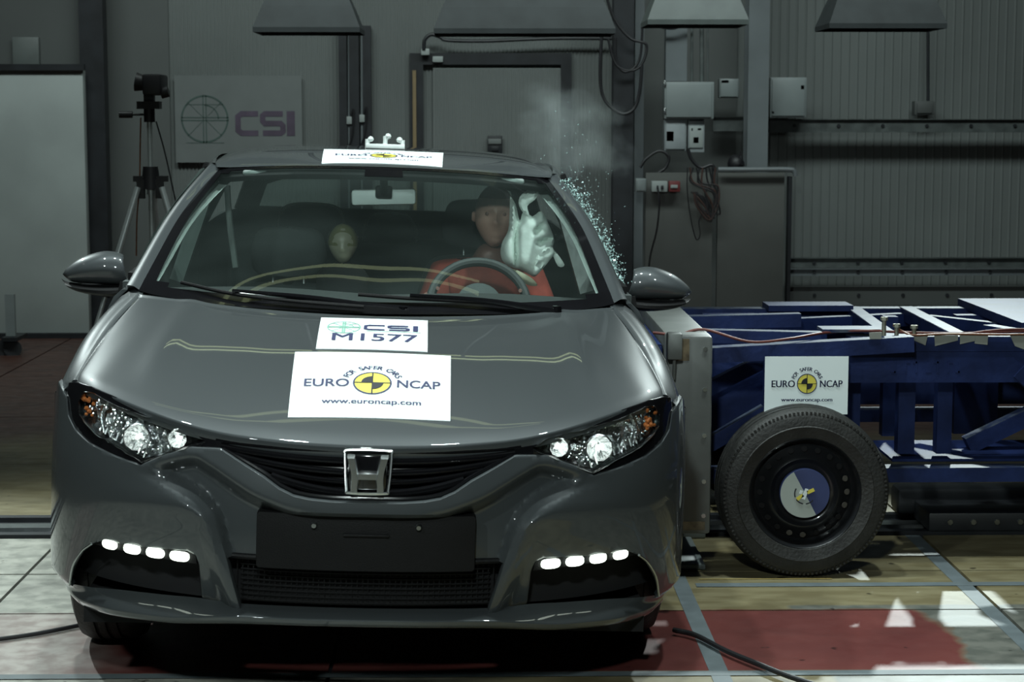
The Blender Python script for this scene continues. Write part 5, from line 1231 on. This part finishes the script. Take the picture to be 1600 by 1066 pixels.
for px, py, h in ((1381, 520, 25), (1428, 522, 14), (1401, 512, 6)):
    q = W_(px, py, YN); TP('bolt', MB().cyl((q.x, YN, q.z - .03), (q.x, YN, q.z + h / 450), .008).cyl((q.x, YN, q.z + h / 450 - .012), (q.x, YN, q.z + h / 450), .013, n=6), mat('zinc_bolt', (.28, .28, .22), .4, .6), None, True)
# patches of silver tape
for pts in (((1425, 522), (1450, 524), (1446, 540), (1424, 530)), ((1460, 524), (1497, 524), (1497, 532), (1461, 541)), ((1500, 524), (1524, 523), (1523, 533), (1500, 538)), ((1524, 524), (1544, 524), (1543, 539), (1523, 537)), ((1578, 524), (1605, 524), (1605, 548), (1586, 541)), ((1358, 520), (1378, 519), (1377, 530), (1359, 530))):
    Yt = YN - .027 if pts[0][0] > 1400 else ys - .04
    V = [wp(a, b, Yt) for a, b in pts]; V2_ = [v + Vector((0, .003, 0)) for v in V]
    TP('tape_patch', MB().add(V + V2_, [(0, 1, 2, 3), (4, 5, 6, 7), (0, 1, 5, 4), (1, 2, 6, 5), (2, 3, 7, 6), (3, 0, 4, 7)]), mat('silver_tape', (.30, .31, .28), .35, .2) if 'silver_tape' not in bpy.data.materials else bpy.data.materials['silver_tape'])
for L, r, m, lb in (([(1020, 520, 6.5), (1060, 523, 6.5), (1100, 515, 6.52), (1170, 534, ys - .05), (1230, 530, ys - .02), (1290, 520, YN), (1350, 517, YN), (1430, 520, YN), (1500, 521, YN), (1560, 519, YN), (1640, 516, YN)], .005, REDC, 'thin red cable lying along the top of blue trolley'),
    ([(1500, 524, YN - .01), (1540, 518, YN), (1580, 515, YN), (1640, 516, YN)], .005, REDC, 'short red cable at right end of the blue trolley'),
    ([(1396, 508, YN), (1410, 518, YN), (1430, 524, YN - .03), (1480, 522, YN - .03), (1560, 523, YN - .03), (1640, 522, YN - .03)], .004, ORC, 'orange brown cable taped along the near edge of trolley')):
    cable('signal_cable', L, r, m, lb, None, 6.6)
# sheet on the trolley
e = empty('programme_sheet', wp(1260, 648, YN - .05), 'white paper with yellow target disc standing behind the trolley wheel', 'label'); bpy.context.view_layer.update()
Yp = YN - .125; A_ = wp(1194, 648, Yp); B_ = wp(1326, 557, Yp)
loc_child(MB().box((A_.x, Yp, A_.z), (B_.x, Yp + .002, B_.z)), 'paper', PAPER, e, False)
iv = e.matrix_world.inverted(); cx, cz = (A_.x + B_.x) / 2, lerp(A_.z, B_.z, .56) + .002; Wd = B_.x - A_.x
euro_print(Wd * 1.02).build(lambda u, v, h: iv @ Vector((cx + u, Yp - .0004 - h, cz + v)), e, EN)
# wheel
RW = .297; wc = Vector((1.125, 6.46, RW + .0))
def tyre_prof(R_, h): 
    t = [(R_ * .63, -h * .75), (R_ * .66, -h * .93), (R_ * .76, -h * 1.0), (R_ * .79, -h * 1.03), (R_ * .80, -h * 1.0), (R_ * .90, -h * .97), (R_ * .95, -h * .90), (R_ * .985, -h * .72)]
    for g in (-.45, 0, .45): t += [(R_, h * (g - .07)), (R_ * .97, h * (g - .06)), (R_ * .97, h * (g + .06)), (R_, h * (g + .07))]
    return t + [(R_ * .985, h * .72), (R_ * .95, h * .9), (R_ * .8, h), (R_ * .66, h * .93), (R_ * .63, h * .75)]
def wheel(wc, lab_part='wheel'):
    ty = TP(lab_part, MB().lathe(tyre_prof(RW, .095), wc, (0, 1, 0), 64), RUBBER, None, True)
    tr_ = MB()
    for k in range(120):
        t = 2 * PI * k / 120; c, s_ = math.cos(t), math.sin(t)
        for side_ in (-1, 1):
            q = wc + Vector((c * RW * .966, side_ * .080, s_ * RW * .975)); Mx = Matrix.Translation(q) @ Matrix.Rotation(-t, 4, 'Y')
            tr_.box((-.012, -.010, -.0035), (-.0035, .006, .0035), 0, Mx)
    TP('tread_blocks', tr_, RUBBER, ty)['kind'] = 'stuff'
    SB = mat('black_steel_rim', (.014, .015, .017), .28, .3, coat=.3) if 'black_steel_rim' not in bpy.data.materials else bpy.data.materials['black_steel_rim']
    rim = TP('rim', MB().lathe([(.196, -.072), (.200, -.082), (.192, -.086), (.186, -.078), (.182, -.05), (.172, -.035), (.168, -.032), (.135, -.052), (.128, -.060), (.118, -.065), (.108, -.056), (.10, -.052), (0, -.052)], wc, (0, 1, 0), 56), SB, ty, True, 50)
    return ty, rim
ty, rim = wheel(wc)
hm = [MBLACK, mat('lit_hole_tone', (.10, .092, .08), .7)]  # pale tone painted into some vent holes as light in them
for k in range(20):
    t = 2 * PI * k / 20; q = wc + Vector((math.cos(t) * .150, -.0475, math.sin(t) * .150))
    n_ = Vector((math.cos(t) * .55, -1, math.sin(t) * .55)).normalized()
    lit = k in (0, 1, 18, 19, 14, 15, 7)
    bpy.context.view_layer.update(); o = MB().cyl(q, q + n_ * .004, .0105, n=12).build('vent_hole', hm[1] if lit and k in (0, 1, 19, 14, 15) else VBLACK); o.parent = ty; o.matrix_parent_inverse = ty.matrix_world.inverted()
# half pale, half blue centre disc with a small cross
ang = math.radians(118); PCAP = mat('pale_cap', (.42, .47, .44), .5, var=.05); BCAP = mat('blue_cap', (.035, .05, .14), .5, var=.1)
mb = MB(); N_ = 40
for half in (0, 1):
    vs = [wc + Vector((0, -.082, 0))] + [wc + Vector((math.cos(ang + PI * half + PI * i / N_) * .085, -.080, math.sin(ang + PI * half + PI * i / N_) * .085)) for i in range(N_ + 1)]
    mb.add(vs, [(0, i + 1, i + 2) for i in range(N_)], half)
mb.lathe([(.085, 0), (.087, .004), (.086, .025)], wc + Vector((0, -.080, 0)), (0, 1, 0), 48, 1)
cap = TP('centre_cap', mb, [PCAP, BCAP], ty, True)
mb = MB()
for a_, r0, r1, w_, mi in ((25, .008, .034, .012, 0), (215, .008, .034, .012, 0), (70, .0, .018, .012, 1), (250, .0, .02, .014, 1), (160, .01, .02, .012, 1)):
    a_ = math.radians(a_); d = Vector((math.cos(a_), 0, math.sin(a_))); mb.beam(wc + Vector((0, -.0828, 0)) + d * r0, wc + Vector((0, -.0828, 0)) + d * r1, w_, .001, mi, upv=(0, 1, 0))
for a_, b_ in ((150, 200), (215, 260), (275, 320)):
    for i in range(6):
        t0, t1 = [math.radians(a_ + (b_ - a_) * (i + q) / 6) for q in (0, 1)]; mb.beam(wc + Vector((math.cos(t0) * .036, -.0826, math.sin(t0) * .036)), wc + Vector((math.cos(t1) * .036, -.0826, math.sin(t1) * .036)), .004, .001, 2, upv=(0, 1, 0))
o = mb.build('cap_emblem', [INKY, PAPER, INKB], None, False); bpy.context.view_layer.update(); o.parent = ty; o.matrix_parent_inverse = ty.matrix_world.inverted()
wheel(Vector((1.125, 7.80, RW)))
TP('axle', MB().cyl((1.125, 6.55, RW), (1.125, 7.75, RW), .03), DARK, None, True)
# black guide box on the rail at right, hose and cloth on the floor
e = empty('guide_box', (2.1, 7.2, 0), 'long black steel guide box with bolts on floor rail at right', 'rail guide')
loc_child(MB().bbox((1.72, 7.05, .012), (3.2, 7.30, .085), .008), 'body', DARK, e)
loc_child(MB().bbox((1.66, 7.32, .02), (3.2, 7.46, .125), .02), 'upper_bar', DARK, e)
for k in range(8): loc_child(MB().cyl((1.80 + k * .09, 7.04, .05), (1.80 + k * .09, 7.052, .05), .011, n=6), 'bolt', SILV, e)
o = MB().tube([(.60, 5.66, .016), (.66, 5.60, .016), (.73, 5.43, .016), (.80, 5.30, .016), (.88, 5.16, .016), (1.0, 5.0, .016)], .008, 10).build('floor_hose', CABLE); tag(o, 'dark hose lying on red floor in front of the trolley', 'hose')
o = MB().tube([(-1.63, 5.52, .008), (-1.5, 5.60, .008), (-1.36, 5.68, .008), (-1.2, 5.82, .008)], .007, 8).build('floor_cable', CABLE); tag(o, 'thin dark cable on the pale floor left of the car', 'cable')
o = MB().bbox((.66, 6.50, 0.0), (.80, 6.95, .02), .006).bbox((.62, 7.0, 0), (.86, 7.06, .04), .006).build('floor_bracket', BOXG); tag(o, 'low grey metal bracket on floor beneath the barrier block', 'bracket')

# ------------------------------------------------------------------ glass crumbs and smoke
gs = random.Random(11); mb = MB()
OUTL = [(868, 278), (882, 300), (900, 330), (918, 362), (938, 395), (955, 415), (962, 425), (966, 400), (960, 372), (945, 345), (925, 318), (905, 296), (886, 280)]
def chip(c, s):
    d = [Vector((gs.gauss(0, 1), gs.gauss(0, 1), gs.gauss(0, 1))).normalized() * s * gs.uniform(.6, 1.3) for _ in range(4)]
    mb.add([c + q for q in d], [(0, 1, 2), (0, 3, 1), (1, 3, 2), (2, 3, 0)])
path = [(872, 285), (890, 305), (905, 330), (922, 360), (940, 392), (952, 425), (962, 455)]
for k in range(1500):
    t = gs.random() ** .9 * (len(path) - 1); i = int(t); i = min(i, len(path) - 2); u = t - i
    x = lerp(path[i][0], path[i + 1][0], u); y = lerp(path[i][1], path[i + 1][1], u)
    spread = abs(gs.gauss(0, 1)) * 8 + gs.uniform(-3, 7); x += spread; y -= spread * .55
    chip(wp(x, y, 6.9 + gs.uniform(-.15, .25)), gs.choice((.0022, .003, .004, .0055)))
for k in range(170):
    x = gs.gauss(905, 30); y = 270 + gs.gauss(0, 40) + (x - 900) * .9; chip(wp(x, y, 6.9 + gs.uniform(-.2, .3)), gs.choice((.0018, .0025, .0035)))
CRUMB = mat('glass_crumb', (.42, .60, .58), .12, spec=1.0, coat=1.0)
o = mb.build('glass_crumbs', CRUMB, None, False); tag(o, 'spray of broken side window crumbs flying beside the roof pillar', 'broken glass', kind='stuff')
sv = bpy.data.meshes.new('smoke_cloud'); bm = bmesh.new(); bmesh.ops.create_icosphere(bm, subdivisions=4, radius=1)
sc0 = wp(890, 205, 7.3)
for v in bm.verts: v.co = Vector((v.co.x * .30, v.co.y * .28, v.co.z * .36)) + sc0
bm.to_mesh(sv); bm.free(); so = bpy.data.objects.new('smoke_cloud', sv); COL.objects.link(so); tag(so, 'pale puff of airbag smoke rising behind the roof corner', 'smoke', kind='stuff')
m = bpy.data.materials.new('smoke'); m.use_nodes = True; nt = m.node_tree; n = nt.nodes; l = nt.links; n.remove(n['Principled BSDF'])
pv = n.new('ShaderNodeVolumePrincipled'); pv.inputs['Color'].default_value = (.85, .95, .95, 1); l.new(pv.outputs[0], n['Material Output'].inputs['Volume'])
g = n.new('ShaderNodeNewGeometry'); mp = n.new('ShaderNodeMapping'); mp.vector_type = 'POINT'
sub = n.new('ShaderNodeVectorMath'); sub.operation = 'SUBTRACT'; sub.inputs[1].default_value = sc0; l.new(g.outputs['Position'], sub.inputs[0])
dv = n.new('ShaderNodeVectorMath'); dv.operation = 'DIVIDE'; dv.inputs[1].default_value = (.30, .28, .36); l.new(sub.outputs[0], dv.inputs[0])
ln = n.new('ShaderNodeVectorMath'); ln.operation = 'LENGTH'; l.new(dv.outputs[0], ln.inputs[0])
nz = n.new('ShaderNodeTexNoise'); nz.inputs['Scale'].default_value = 6; nz.inputs['Detail'].default_value = 5; nz.inputs['Distortion'].default_value = .2; l.new(g.outputs['Position'], nz.inputs[0])
a1_ = n.new('ShaderNodeMath'); a1_.operation = 'MULTIPLY_ADD'; l.new(nz.outputs['Fac'], a1_.inputs[0]); a1_.inputs[1].default_value = 2.0; a1_.inputs[2].default_value = -.47
a2_ = n.new('ShaderNodeMath'); a2_.operation = 'SUBTRACT'; l.new(a1_.outputs[0], a2_.inputs[0]); l.new(ln.outputs['Value'], a2_.inputs[1]); a2_.use_clamp = True
a3_ = n.new('ShaderNodeMath'); a3_.operation = 'MULTIPLY'; l.new(a2_.outputs[0], a3_.inputs[0]); a3_.inputs[1].default_value = 7.0; l.new(a3_.outputs[0], pv.inputs['Density'])
sv.materials.append(m)
